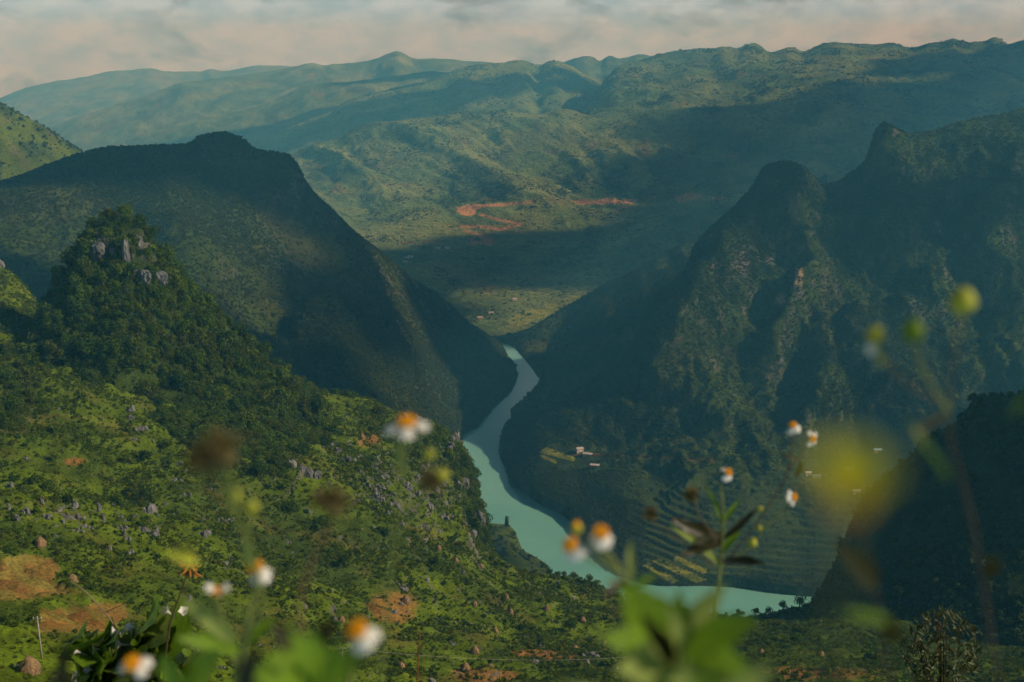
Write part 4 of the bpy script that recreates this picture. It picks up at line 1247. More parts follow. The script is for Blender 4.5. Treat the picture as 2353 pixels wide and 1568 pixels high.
for (px, py, s, _) in ROCKPTS:
    o = obj('limestone_outcrop', random.choice(ROCKS), None, hill.at(px, py), random.random() * 6.28, (s * .7, s * .7, s * random.uniform(.7, 1.2)))
    tag(o, 'grey limestone pinnacles in the rocky band across the slope below the peak', 'rock', 'pinnacles below the karst peak')
for (px, py, s) in [(848, 1120, 1.8), (862, 1135, 2.0), (870, 1150, 2.2), (905, 1160, 2.4), (915, 1165, 1.7), (885, 1098, 1.9), (935, 1120, 2.0), (960, 1140, 2.2), (985, 1165, 2.0), (950, 1180, 1.8), (1000, 1130, 2.3), (1020, 1190, 2.0), (975, 1215, 1.7), (920, 1210, 1.6), (890, 1180, 1.5), (1005, 1225, 1.8), (1040, 1240, 2.0), (830, 1090, 1.7), (800, 1060, 1.9), (775, 1040, 1.7)]:
    o = obj('limestone_outcrop', random.choice(ROCKS), None, hill.at(px, py), random.random() * 6.28, (s, s, s * random.uniform(.9, 1.5)))
    tag(o, 'jagged grey limestone outcrop on the rubbly slope above the river cliff', 'rock', 'outcrops above the river cliff')
BIG = [(hill, 226, 862, 2.6, 'lone tilted grey boulder on the green shoulder under the peak'), (hill, 326, 992, 2.4, 'upright grey boulder on the slope below the peak wood'), (hill, 300, 945, 2.0, 'pair of pale stones above the upright boulder'),
       (hill, 665, 1075, 3.2, 'pale cream rock face at the lower edge of the peak wood'), (hill, 700, 1090, 3.4, 'broken grey ledge right of the cream rock face'), (hill, 725, 1096, 2.6, 'small end of the broken grey ledge by the slope path'),
       (hill, 1048, 1010, 3.6, 'grey rock rib on the crest beside the river'), (hill, 1030, 1030, 3.2, 'weathered rock just below the crest rib'), (hill, 925, 965, 3.0, 'dark rock knot on the crest behind the white flower'), (hill, 965, 968, 2.8, 'rock tooth on the crest above the river')]
for (pt, px, py, s, lab) in BIG:
    o = obj('boulder', random.choice(CRAGS), None, pt.at(px, py), random.random() * 6.28, (s, s, s * 1.1))
    tag(o, lab, 'rock')
CLIFF = [(1058, 1105, 6, 13, 'tall pale limestone cliff face above the turquoise river'), (1066, 1150, 6, 12, 'middle limestone buttress of the river cliff'), (1088, 1190, 6, 12, 'lower limestone buttress of the river cliff'), (1100, 1240, 5, 10, 'lowest limestone step of the river cliff'), (1075, 1215, 4, 8, 'grey rock ledge under the river cliff')]
for (px, py, s, h, lab) in CLIFF:
    o = obj('cliff_face', random.choice(CRAGS), None, hill.at(px, py) - np.array([0, 0, 4.0]), random.random() * 6.28, (s * .9, s * .9, h * 0.42))
    tag(o, lab, 'cliff')
CROWN = [(222, 560, 4.5, 7.0, 'grey limestone tower at the left of the peak summit'), (240, 568, 3.6, 6.5, 'fluted limestone wall under the summit trees'), (296, 560, 3.8, 8.0, 'slanting pale limestone slab below the summit'), (318, 545, 3.0, 6.5, 'dark cleft crag right of the summit trees'),
         (310, 618, 5.0, 5.0, 'smooth grey limestone face below the summit slab'), (345, 622, 5.0, 5.5, 'wide grey limestone face on the shoulder of the peak'), (372, 640, 4.0, 4.0, 'lowest grey rock face of the peak crown'), (400, 600, 2.6, 3.2, 'small pale crag on the right shoulder of the peak')]
for (px, py, s, h, lab) in CROWN:
    o = obj('crag', random.choice(CRAGS), None, karst.at(px, py + 6) - np.array([0, 1.2, 2.2]), random.random() * 6.28, (s * 1.6, s * 1.2, h * .8))
    tag(o, lab, 'rock')

# ------------------------------------------------------------------ straw stacks
def stack_mesh(seed):
    r = np.random.default_rng(seed)
    prof = [(0.95, -0.5), (1.0, 0.0), (1.06, 0.35), (0.98, 0.8), (0.72, 1.35), (0.38, 1.75), (0.08, 2.05)]
    n = 16
    v, f = [], []
    for k, (rad, z) in enumerate(prof):
        for i in range(n):
            a = 6.283 * i / n
            q = rad * (1 + r.normal(0, 0.09))
            v.append((math.cos(a) * q, math.sin(a) * q, z + r.normal(0, 0.05)))
    for k in range(len(prof) - 1):
        for i in range(n):
            j = (i + 1) % n
            f.append((k * n + i, k * n + j, (k + 1) * n + j, (k + 1) * n + i))
    f.append(tuple((len(prof) - 1) * n + i for i in range(n)))
    for i in range(140):                              # loose stalks that stand off the stack
        a, z = r.random() * 6.283, r.uniform(0, 1.7)
        rad = np.interp(z, [p_[1] for p_ in prof], [p_[0] for p_ in prof])
        b = np.array([math.cos(a) * rad * .95, math.sin(a) * rad * .95, z])
        e = b + np.array([math.cos(a) * .22, math.sin(a) * .22, -0.45]) * r.uniform(.6, 1.2)
        s = np.array([-math.sin(a), math.cos(a), 0]) * .045
        m_ = len(v)
        v += [b - s, b + s, e + s, e - s]
        f.append((m_, m_ + 1, m_ + 2, m_ + 3))
    return make_mesh('straw_stack', v, f, M_STRAW, False)
STACKS = [stack_mesh(800 + i) for i in range(4)]
NAMED = {(94, 1256): 'straw stack above the upper orange field', (168, 1342): 'wide straw stack at the corner of the orange field', (70, 1545): 'straw stack low beside the white trumpet flowers', (934, 1388): 'largest brown straw stack beside the orange bracken patch',
         (1748, 1506): 'straw stack on the shaded lower field', (1886, 1510): 'straw stack beside the bare earth of the shaded field', (1090, 1498): 'straw stack just below the power lines'}
for (px, py) in list(NAMED) + [(785, 1430), (922, 1536), (1070, 1540), (1172, 1410), (1139, 1455), (1258, 1400), (1339, 1428), (1049, 1294), (1104, 1304), (1162, 1377), (1441, 1476), (1434, 1486), (1322, 1496), (1388, 1484), (1090, 1392), (1128, 1538), (830, 1005), (1008, 1262)]:
    q = hill.at(px, py)
    s = random.uniform(1.0, 1.3) * (1.15 if (px, py) in NAMED else 1)
    o = obj('straw_stack', random.choice(STACKS), None, q, random.random() * 6.28, s)
    tag(o, NAMED.get((px, py), 'small brown straw stack dotted on the open green slope'), 'straw stack', 'straw stacks on the hillside')

# ------------------------------------------------------------------ houses
M_WALL = simple_mat('limewash', (0.62, 0.56, 0.46), 0.9, 0.12, 0.6)
M_WALL2 = simple_mat('earth_wall', (0.38, 0.25, 0.14), 0.9, 0.2, 0.6)
M_TIN = simple_mat('grey_sheet_roof', (0.46, 0.43, 0.40), 0.5, 0.15, 0.8)
M_BLUE = simple_mat('blue_sheet_roof', (0.30, 0.45, 0.60), 0.45, 0.1, 0.8)
M_GREENR = simple_mat('green_sheet_roof', (0.16, 0.24, 0.22), 0.5, 0.1, 0.8)
M_DARK = simple_mat('dark_opening', (0.03, 0.028, 0.025), 0.6, 0.2, 1.0)
def house(patch, px, py, w, d, h, roof_m, wall_m, label, rz=0.0, storeys=1):
    q = patch.at(px, py)
    e = empty('house', q, rz)
    hh = h * storeys
    MB().box((0, 0, hh / 2 - 1.5), (w, d, hh + 3)).build('wall', wall_m, e)
    ov, rise = 0.6, d * 0.22
    b = MB()
    for s in (-1, 1):
        v = [(-w / 2 - ov, s * (d / 2 + ov), hh - 0.15), (w / 2 + ov, s * (d / 2 + ov), hh - 0.15), (w / 2 + ov, 0, hh + rise), (-w / 2 - ov, 0, hh + rise)]
        v += [(a_, b_, c_ + 0.18) for a_, b_, c_ in v]
        b.add(v, [(0, 1, 2, 3), (4, 5, 6, 7), (0, 1, 5, 4), (1, 2, 6, 5), (2, 3, 7, 6), (3, 0, 4, 7)])
    b.build('roof', roof_m, e)
    g = MB()
    for s in (-1, 1):
        g.add([(s * w / 2, -d / 2, hh), (s * w / 2, d / 2, hh), (s * w / 2, 0, hh + rise)], [(0, 1, 2)])
    g.build('gable', wall_m, e)
    MB().box((0, -d / 2 - 0.03, 1.05), (1.2, 0.1, 2.1)).build('door', M_DARK, e)
    for st_ in range(storeys):
        for s in (-1, 1):
            MB().box((s * w * .3, -d / 2 - 0.03, st_ * h + 1.7), (1.3, 0.1, 1.2)).build('window', M_DARK, e)
    return tag(e, label, 'house')
house(right, 1333, 1040, 11, 8, 3.6, M_TIN, M_WALL, 'two-storey pale house on the bench above the river', 0.3, 2)
house(right, 1351, 1046, 15, 7, 3.0, M_TIN, M_WALL, 'long white-roofed shed joined beside the two-storey house', -0.25)
house(right, 1366, 1072, 14, 7, 3.0, M_TIN, M_WALL2, 'low grey-roofed shed standing alone below the two-storey house', -0.2)
house(right, 2017, 1037, 12, 7, 3.2, M_BLUE, M_WALL2, 'house with a light blue roof on the slope at right', 0.15)
house(right, 1952, 1080, 11, 7, 3.0, M_TIN, M_WALL, 'small pale house half hidden by the yellow bloom', 0.1)
house(right, 1876, 1098, 12, 7, 3.0, M_GREENR, M_WALL, 'green-roofed house above the curved terraces', 0.0)
house(right, 1858, 1091, 8, 6, 3.0, M_TIN, M_WALL, 'little white house next to the green-roofed one', 0.1)
house(right, 1968, 1132, 10, 7, 3.0, M_TIN, M_WALL, 'pale house near the shaded spur', 0.0)
for i, (px, py, w, lab) in enumerate([(1027, 570, 16, 'rightmost of two white houses under the zigzag scar'), (1008, 571, 14, 'leftmost of two white houses under the zigzag scar'), (945, 592, 16, 'white house on the valley floor by the dark mountain'), (934, 594, 12, 'smaller white house left of the valley floor house'),
                                      (930, 603, 12, 'grey roofed house below the two white valley houses'), (1128, 721, 13, 'pale house on the valley floor above the river head'), (1102, 732, 14, 'brown house by the green roof near the river head'), (1183, 690, 12, 'tiny house beside the golden terraces')]):
    house(vall, px, py, w, 8, 4, M_TIN, M_WALL if i != 6 else M_WALL2, lab, random.uniform(-.3, .3))

# ------------------------------------------------------------------ power poles and lines
M_POLE = simple_mat('concrete', (0.30, 0.28, 0.24), 0.85, 0.12, 2.0)
M_WIRE = simple_mat('aluminium_wire', (0.50, 0.49, 0.45), 0.5, 0.05, 1.0)
M_INS = simple_mat('insulator', (0.55, 0.62, 0.62), 0.3, 0.05, 3.0)
def pole(px, py, h, label):
    q = hill.at(px, py)
    e = empty('power_pole', q)
    MB().tube([(0, 0, -1), (0, 0, h)], [0.17, 0.11], 10).build('shaft', M_POLE, e, smooth_shade=True)
    MB().box((0, 0, h - 0.45), (1.5, 0.12, 0.12)).build('crossarm', M_POLE, e)
    for s in (-0.65, 0, 0.65):
        MB().tube([(s, 0, h - 0.4), (s, 0, h - 0.25), (s, 0, h - 0.1)], [0.05, 0.09, 0.04], 8).build('insulator', M_INS, e)
    tag(e, label, 'pole')
    return q + np.array([0, 0, h - 0.1])
pa = pole(95, 1514, 7.6, 'pale concrete power pole beside the orange field')
pb = pole(789, 1556, 8.5, 'slim power pole rising behind the big white flower')
pc = hill.at(1578, 1545) + np.array([0, 0, 7.9])
wb = MB()
for s in (-0.65, 0, 0.65):
    for (a, b, sag) in ((pb, pc, 3.5),):
        pts = []
        for i in range(25):
            t = i / 24
            q = a * (1 - t) + b * t + np.array([s, 0, -4 * sag * t * (1 - t)])
            pts.append(q)
        wb.tube(pts, 0.006, 4)
o = wb.build('power_line', M_WIRE)
tag(o, 'thin pale power lines sagging across the lower slope', 'power line')
pole(1578, 1545, 8.0, 'power pole on the lower slope hidden behind the leaf rosette')

# ------------------------------------------------------------------ plants at the viewpoint
M_PETAL = simple_mat('white_petal', (0.80, 0.78, 0.72), 0.6, 0.05, 90.0, transl=0.35)
M_DISC = simple_mat('orange_florets', (0.90, 0.40, 0.008), 0.8, 0.2, 500.0)
M_CALYX = simple_mat('green_calyx', (0.16, 0.22, 0.03), 0.7, 0.2, 120.0, transl=0.2)
M_STEM = simple_mat('green_stem', (0.15, 0.18, 0.045), 0.6, 0.25, 40.0)
M_STEM_BR = simple_mat('brown_stem', (0.085, 0.055, 0.028), 0.7, 0.25, 40.0)
M_LEAF = simple_mat('fresh_leaf', (0.150, 0.260, 0.018), 0.45, 0.3, 30.0, transl=0.4)
M_LEAF_PALE = simple_mat('pale_leaf', (0.27, 0.34, 0.085), 0.5, 0.2, 30.0, transl=0.45)
M_LEAF_DARK_SHADED = simple_mat('dark_shaded_leaf', (0.022, 0.024, 0.008), 0.4, 0.3, 30.0, transl=0.25)  # near-black base colour stands in for shade on the leaves at right
M_YELLOW = simple_mat('yellow_petal', (0.50, 0.50, 0.025), 0.6, 0.15, 60.0, transl=0.5)
M_BUD = simple_mat('lime_bud', (0.38, 0.40, 0.04), 0.6, 0.25, 120.0, transl=0.25)
M_SEED = simple_mat('dry_seed', (0.098, 0.082, 0.030), 0.9, 0.4, 300.0)
M_DRY = simple_mat('dry_orange_husk', (0.42, 0.18, 0.045), 0.85, 0.45, 60.0)
HV = hill.V[:70].reshape(-1, 3)
def ground_z(x, y):
    d = (HV[:, 0] - x) ** 2 + (HV[:, 1] - y) ** 2
    i = np.argsort(d)[:4]
    w = 1 / (d[i] + 1e-6)
    return float((HV[i, 2] * w).sum() / w.sum())

def petal_mesh(L=0.0150, W=0.0062, name='petal', mat=None):
    nu, nv = 8, 5
    v, f = [], []
    for i in range(nu + 1):
        t = i / nu
        w = W * (0.30 + 0.70 * math.sin(min(1, t * 1.15) * math.pi * 0.55)) * (1 if t < .85 else 1 - (t - .85) * 2.2)
        for j in range(nv + 1):
            s = j / nv * 2 - 1
            notch = 0.0016 * abs(math.sin(s * math.pi * 1.5)) * (t > .9)
            v.append((0.003 + L * t - notch - 0.0012 * s * s * t, s * w, 0.0016 * math.sin(t * 3.1) - 0.0020 * s * s + 0.0004 * math.cos(s * 9)))
    for i in range(nu):
        for j in range(nv):
            a = i * (nv + 1) + j
            f.append((a, a + 1, a + nv + 2, a + nv + 1))
    return make_mesh(name, v, f, mat or M_PETAL)
PETALS = [petal_mesh(), petal_mesh(0.0140, 0.0056), petal_mesh(0.0160, 0.0066)]

def disc_mesh():
    r = np.random.default_rng(3)
    b = MB()
    v, f = ICO2
    b.add([(x * .0062, y * .0062, max(z, -.3) * .0036) for x, y, z in v], f.tolist())
    for k in range(60):                                # each floret of the disc
        a, q = k * 2.39996, math.sqrt((k + .5) / 60)
        x, y = math.cos(a) * q * .0060, math.sin(a) * q * .0060
        z = .0036 * math.sqrt(max(0, 1 - q * q * .9))
        n = Vector((x, y, z * 1.3)).normalized()
        p0 = Vector((x, y, z - .0004))
        b.tube([p0, p0 + n * .0014, p0 + n * .0024], [.00055, .00075, .00052], 5)
    return b.mesh('disc', M_DISC, False)
DISC = disc_mesh()
def calyx_mesh():
    b = MB()
    b.tube([(0, 0, -.0075), (0, 0, -.0055), (0, 0, -.003), (0, 0, -.0005)], [.0012, .0030, .0038, .0040], 10)
    for k in range(8):
        a = k * math.pi / 4
        c, s = math.cos(a), math.sin(a)
        b.add([(c * .0035 - s * .001, s * .0035 + c * .001, -.003), (c * .0035 + s * .001, s * .0035 - c * .001, -.003), (c * .0062, s * .0062, -.0012)], [(0, 1, 2)])
    return b.mesh('calyx', M_CALYX, True)
CALYX = calyx_mesh()
def bud_mesh(mat, name, R=.0042, L=.009, tuft=0, seed=1):
    r = random.Random(seed)
    b = MB()
    n = 9
    prof = [(0.25, 0), (0.8, .18), (1.0, .42), (0.92, .65), (0.62, .86), (0.2, 1.0)]
    b.tube([(0, 0, z * L) for _, z in prof], [q * R * r.uniform(.93, 1.07) for q, _ in prof], n)
    for k in range(tuft):                              # dry needles of a seed head
        a, e = r.random() * 6.28, r.uniform(.1, 1.35)
        d = Vector((math.cos(a) * math.sin(e), math.sin(a) * math.sin(e), math.cos(e)))
        p0 = Vector((0, 0, L * .55)) + d * R * .6
        b.tube([p0, p0 + d * R * r.uniform(1.2, 1.9)], [R * .10, R * .05], 4)
    return b.mesh(name, mat, True)
BUD = bud_mesh(M_BUD, 'bud')
SEEDHEAD = bud_mesh(M_SEED, 'seed_head', .0052, .009, 60, 4)

def leaf_mesh(mat, seed, W=0.20, teeth=7, droop=0.18):
    r = random.Random(seed)
    nu, nv = 22, 4
    v, f = [], []
    for i in range(nu + 1):
        t = i / nu
        w = W * math.sin(math.pi * min(1, t * 0.93 + .05)) ** 0.8 * (1 - .25 * t)
        w *= 1 + 0.16 * ((t * teeth) % 1.0 - .5) * (0.1 < t < .96)
        for j in range(nv + 1):
            s = j / nv * 2 - 1
            v.append((t, s * w + .02 * math.sin(t * 5 + seed), -droop * t * t + abs(s) * w * .35 + .012 * math.sin(s * 6 + t * 14)))
    for i in range(nu):
        for j in range(nv):
            a = i * (nv + 1) + j
            f.append((a, a + 1, a + nv + 2, a + nv + 1))
    return make_mesh('leaf', v, f, mat)
LEAVES = {k: [leaf_mesh(m, 3 + i, .11 + .03 * i) for i in range(3)] for k, m in (('g', M_LEAF), ('p', M_LEAF_PALE), ('d', M_LEAF_DARK_SHADED), ('y', M_BUD))}

def frame(pos, d, spin=0.0, s=1.0, axis='Z'):
    q = Vector(d).normalized().to_track_quat(axis, 'Y' if axis != 'X' else 'Z')
    return Matrix.Translation(Vector(pos)) @ q.to_matrix().to_4x4() @ (Matrix.Rotation(spin, 4, axis) @ Matrix.Scale(s, 4))

def curve_pts(pts, n=14):
    a = np.array([list(p_) for p_ in pts], float)
    t = np.arange(len(a), dtype=float)
    return [Vector(q) for q in np.stack([pchip(t, a[:, i], np.linspace(0, len(a) - 1, n)) if len(a) > 2 else np.interp(np.linspace(0, 1, n), [0, 1], a[:, i]) for i in range(3)], -1)]

class Plant:
    def __init__(self, name, label, cat, px, D, z=None, group=None):
        q = P(px, 1650, D)
        gz = ground_z(q[0], D) if z is None else z
        self.b = Vector((q[0], D, gz))
        self.e = empty(name, self.b)
        tag(self.e, label, cat, group)
    def W(self, p_):
        return Vector(P(*p_)) - self.b
    def stem(self, pts, r=0.0016, mat=None, ground=True):
        q = ([Vector((0, 0, -.02))] if ground else []) + [self.W(p_) for p_ in pts]
        c = curve_pts(q, 7 * len(q))
        n = len(c)
        MB().tube(c, [r * (1.25 - .6 * i / n) for i in range(n)], 7).build('stem', mat or M_STEM, self.e, smooth_shade=True)
        return c[-1]
    def flower(self, p_, d, s=1.0, n=5, skip=(), droop=.25, spin=0.0):
        o = obj('flower_head', DISC, self.e)
        o.matrix_basis = frame(self.W(p_), d, spin, s)
        o['label'] = 'open flower head with white petals round an orange disc'
        for k in range(n):
            if k in skip:
                continue
            c = obj('petal', PETALS[k % 3], o)
            c.matrix_basis = Matrix.Rotation(k * 2 * math.pi / n + random.uniform(-.12, .12), 4, 'Z') @ Matrix.Rotation(droop + random.uniform(-.12, .12), 4, 'Y')
        obj('calyx', CALYX, o)
        return o
    def bud(self, p_, d, s=1.0, me=None, name='bud'):
        o = obj(name, me or BUD, self.e)
        o.matrix_basis = frame(self.W(p_), d, random.random() * 6, s)
    def leaf(self, p0, p1, kind='g', width=1.0, roll=0.0):
        a, b = self.W(p0), self.W(p1)
        d = b - a
        o = obj('leaf', random.choice(LEAVES[kind]), self.e)
        x = d.normalized()
        z = Vector((random.uniform(-.3, .3), -.75, .65))
        z = (z - x * z.dot(x)).normalized()
        q = Matrix((x, z.cross(x), z)).transposed().to_4x4()
        o.matrix_basis = Matrix.Translation(a) @ q @ Matrix.Rotation(roll, 4, 'X') @ Matrix.Diagonal((d.length, d.length * width * 1.25, d.length, 1))

TO = Vector((0, -1, 0))
# left plant: one open flower with hanging petals, one half open, seed head above
A = Plant('daisy_plant', 'white and orange daisy plant with a tall brown seed head, blurred at left', 'flower', 548, 1.1)
A.stem([(545, 1600, 1.1), (556, 1500, 1.1), (576, 1400, 1.1), (592, 1336, 1.1)], .0032)
A.flower((588, 1306, 1.09), (-.35, -.3, .9), 1.15, 5, (2,), .95, .3)
A.stem([(550, 1580, 1.12), (520, 1460, 1.12), (503, 1375, 1.12)], .002)
A.flower((500, 1362, 1.12), (.2, -.4, .9), .85, 5, (1, 3), -.7)
A.stem([(556, 1520, 1.0), (600, 1380, .95), (575, 1260, .9), (550, 1190, .86), (530, 1110, .8), (515, 1060, .78)], .0024, M_STEM)
A.bud((520, 1075, .78), (-.2, 0, 1), 1.9, SEEDHEAD, 'seed_head')
A.bud((496, 1085, .78), (-.5, 0, .8), 1.7, SEEDHEAD, 'seed_head')
A.bud((540, 1160, .86), (-.1, 0, 1), 1.5)
A.bud((574, 1180, .86), (.4, 0, 1), 1.3)
A.leaf((535, 1120, .85), (545, 1200, .85), 'p', 1.1)
A.leaf((560, 1240, .9), (590, 1330, .9), 'p', .8)
A.leaf((455, 1295, .8), (395, 1270, .78), 'y', .7)
A.leaf((410, 1300, .8), (425, 1250, .78), 'y', .6)
A.leaf((540, 1480, 1.05), (440, 1390, 1.0), 'p', .8)
A.leaf((545, 1500, 1.05), (430, 1460, 1.0), 'g', 1.0)
A.leaf((560, 1480, 1.1), (630, 1420, 1.1), 'g', 1.0)
A.leaf((548, 1540, 1.1), (600, 1560, 1.0), 'g', 1.0)
# big flower at the bottom edge
B = Plant('daisy_plant', 'daisy plant with the biggest white flower at the bottom edge', 'flower', 800, .8)
B.stem([(790, 1640, .8), (806, 1560, .8), (818, 1490, .8)], .0022)
B.flower((822, 1450, .79), (-.3, -.4, .85), 1.15, 5, (2,), .85, .9)
B.stem([(760, 1640, .85), (700, 1500, .85), (690, 1380, .87), (730, 1260, .9), (766, 1185, .9)], .0016, M_STEM_BR)
B.bud((768, 1188, .9), (.1, 0, 1), 1.7, SEEDHEAD, 'seed_head')
B.bud((752, 1170, .9), (-.4, 0, 1), 1.3, SEEDHEAD, 'seed_head')
for (a, b_, k, w) in [((720, 1520, .8), (640, 1440, .78), 'd', 1), ((720, 1520, .8), (760, 1420, .8), 'd', .9), ((725, 1540, .78), (610, 1525, .72), 'g', 1.7), ((730, 1560, .75), (810, 1520, .72), 'g', 1.6), ((720, 1590, .7), (630, 1570, .66), 'g', 1.8), ((740, 1570, .7), (690, 1460, .68), 'g', 1.5), ((750, 1600, .7), (770, 1500, .68), 'g', 1.5), ((720, 1580, .75), (730, 1480, .72), 'g', 1.5), ((690, 1600, .7), (590, 1600, .66), 'g', 1.5), ((430, 1600, .9), (370, 1520, .88), 'g', 1.2), ((440, 1600, .9), (480, 1500, .88), 'g', 1.2), ((560, 1600, .75), (580, 1490, .75), 'd', .9)]:
    B.leaf(a, b_, k, w)
# tall single flower in front of the crest
C = Plant('daisy_plant', 'tall daisy with a wide two-petalled flower before the river cliff', 'flower', 880, 1.0)
C.stem([(875, 1640, 1.0), (885, 1450, 1.0), (905, 1250, 1.0), (922, 1100, 1.0), (932, 1010, 1.0)], .0013)
C.flower((935, 972, 1.0), (.0, -.2, .98), 1.2, 4, (1,), .30, .1)
C.leaf((926, 1090, 1.0), (916, 1020, 1.0), 'p', .9)
C.stem([(905, 1250, 1.0), (950, 1170, .98), (985, 1110, .97)], .0009, M_STEM, False)
C.bud((965, 1118, .97), (.9, 0, .45), 1.5, SEEDHEAD, 'seed_head')
C.bud((1002, 1098, .97), (.9, 0, .4), 1.4)
C.bud((986, 1056, .98), (.1, 0, 1), 1.1)
# pair of flowers over the river
D_ = Plant('daisy_plant', 'daisy plant with a pair of white flowers over the turquoise river', 'flower', 1560, 1.0)
D_.stem([(1575, 1640, .95), (1545, 1500, .97), (1490, 1400, 1.0), (1430, 1320, 1.03), (1392, 1262, 1.05)], .0030)
D_.flower((1381, 1226, 1.05), (-.05, -.5, .85), 1.1, 5, (), .8, .5)
D_.stem([(1430, 1320, 1.03), (1370, 1290, 1.04), (1325, 1272, 1.05)], .0018, M_STEM, False)
D_.flower((1312, 1254, 1.05), (-.5, -.4, .75), 1.15, 5, (1, 2), .8, .2)
D_.stem([(1400, 1290, 1.04), (1350, 1245, 1.05), (1326, 1225, 1.06)], .0012, M_STEM, False)
D_.bud((1325, 1228, 1.06), (-.1, 0, 1), 1.5)
D_.bud((1325, 1212, 1.055), (-.1, 0, 1), .9, bud_mesh(M_DISC, 'bud', .0042, .007), 'bud')
for (a, b_, k, w) in [((1440, 1330, 1.0), (1390, 1370, .97), 'd', .9), ((1450, 1340, 1.0), (1450, 1240, 1.02), 'p', .6), ((1470, 1370, 1.0), (1400, 1330, 1.0), 'g', .8), ((1450, 1350, 1.0), (1510, 1320, 1.0), 'g', .8), ((1500, 1410, .9), (1430, 1390, .85), 'd', .8),
                      ((1560, 1500, .8), (1470, 1370, .74), 'g', 1.3), ((1560, 1500, .8), (1640, 1365, .76), 'p', .7), ((1560, 1510, .78), (1430, 1450, .72), 'g', 1.3), ((1570, 1510, .78), (1710, 1430, .74), 'g', 1.3), ((1570, 1500, .78), (1560, 1370, .78), 'g', 1.1),
                      ((1560, 1520, .76), (1490, 1520, .66), 'p', .9), ((1570, 1530, .74), (1660, 1500, .64), 'g', 1), ((1550, 1540, .72), (1590, 1420, .66), 'p', .6), ((1560, 1540, .72), (1500, 1440, .68), 'd', .8), ((1580, 1570, .7), (1700, 1560, .6), 'g', .9)]:
    D_.leaf(a, b_, k, w)
# the farther plant with several small flowers
E = Plant('daisy_plant', 'farther daisy plant with four small white and orange flowers', 'flower', 1630, 2.2)
E.stem([(1625, 1640, 2.2), (1640, 1450, 2.2), (1655, 1300, 2.2), (1662, 1200, 2.2), (1655, 1110, 2.2)], .0035, M_STEM)
E.flower((1673, 1086, 2.2), (.35, -.6, .7), 1.15, 5, (1,), .55, 1.5)
E.stem([(1655, 1300, 2.2), (1720, 1260, 2.2), (1770, 1200, 2.2), (1822, 1152, 2.2)], .0016, M_STEM, False)
E.flower((1824, 1142, 2.2), (.75, -.5, .3), 1.15, 5, (0,), .3, .7)
E.stem([(1670, 1290, 2.25), (1740, 1200, 2.25), (1810, 1080, 2.25), (1822, 1000, 2.25)], .0014, M_STEM_BR, False)
E.flower((1822, 978, 2.25), (-.3, -.35, .9), 1.15, 5, (0, 1), .55, 2.2)
E.stem([(1810, 1080, 2.25), (1842, 1040, 2.25), (1860, 1010, 2.25)], .0012, M_STEM_BR, False)
E.flower((1866, 1008, 2.25), (.45, -.8, .2), 1.1, 5, (2,), .25, .4)
E.stem([(1645, 1240, 2.15), (1610, 1190, 2.15), (1590, 1150, 2.15)], .0014, M_STEM_BR, False)
E.bud((1590, 1155, 2.15), (-.1, 0, 1), 2.2, SEEDHEAD, 'seed_head')
E.stem([(1640, 1300, 2.15), (1560, 1240, 2.15), (1498, 1195, 2.15)], .0012, M_STEM_BR, False)
E.bud((1497, 1198, 2.15), (-.2, 0, 1), 2.0, SEEDHEAD, 'seed_head')
E.bud((1727, 1258, 2.15), (.15, 0, 1), 2.3)
E.bud((1746, 1175, 2.2), (.1, 0, 1), 1.3)
E.bud((1744, 1220, 2.2), (.1, 0, 1), 1.4)
for (a, b_, k, w) in [((1655, 1250, 2.2), (1560, 1190, 2.15), 'd', .8), ((1655, 1250, 2.2), (1580, 1260, 2.1), 'd', .8), ((1660, 1240, 2.2), (1740, 1170, 2.2), 'd', .6), ((1660, 1290, 2.2), (1740, 1280, 2.1), 'd', .9), ((1650, 1300, 2.2), (1575, 1210, 2.1), 'p', .4), ((1660, 1200, 2.2), (1700, 1150, 2.2), 'g', .6), ((1660, 1210, 2.2), (1630, 1110, 2.2), 'g', .4), ((1660, 1230, 2.2), (1610, 1240, 2.1), 'd', .7), ((1830, 1060, 2.2), (1800, 1040, 2.2), 'd', .8), ((1840, 1060, 2.2), (1830, 1100, 2.2), 'd', .8), ((1655, 1270, 2.2), (1700, 1220, 2.2), 'g', .7)]:
    E.leaf(a, b_, k, w)
# the nearest stems at the right: one yellow bloom, leaves darkened for shade
F = Plant('yellow_flower', 'very close yellow bloom blurred before the terraces at right', 'flower', 1960, .18)
F.stem([(1905, 1640, .18), (1920, 1480, .18), (1935, 1300, .18), (1945, 1190, .18)], .0004, M_STEM)
o = obj('flower_head', DISC, F.e)
o.matrix_basis = frame(F.W((1942, 1150, .18)), (0, -.3, 1), 0, .44)
YP = petal_mesh(.021, .0085, 'petal', M_YELLOW)
for k in range(6):
    c = obj('petal', YP, o)
    c.matrix_basis = Matrix.Rotation(k * 1.047 + .2, 4, 'Z') @ Matrix.Rotation(-.95, 4, 'Y')
F.leaf((1936, 1300, .18), (1890, 1400, .175), 'd', .8)
G = Plant('leafy_plant', 'tall dim stem with lime buds blurred at the right edge', 'plant', 2240, .8)
G.stem([(2290, 1640, .8), (2275, 1450, .8), (2235, 1200, .8), (2180, 950, .8), (2195, 800, .8), (2210, 720, .8)], .0008, M_STEM_BR)
G.bud((2210, 722, .8), (0, 0, 1), 2.2)
G.stem([(2180, 950, .8), (2120, 850, .8), (2096, 780, .8)], .0012, M_STEM, False)
G.bud((2096, 785, .8), (0, 0, 1), 1.9, bud_mesh(M_LEAF, 'bud'))
G.stem([(2170, 930, .82), (2080, 880, .82), (2030, 820, .82), (2012, 785, .82)], .0006, M_STEM_BR, False)
G.flower((2010, 775, .82), (-.1, -.1, 1), .8, 5, (1, 2, 3), 1.2, 4.6)
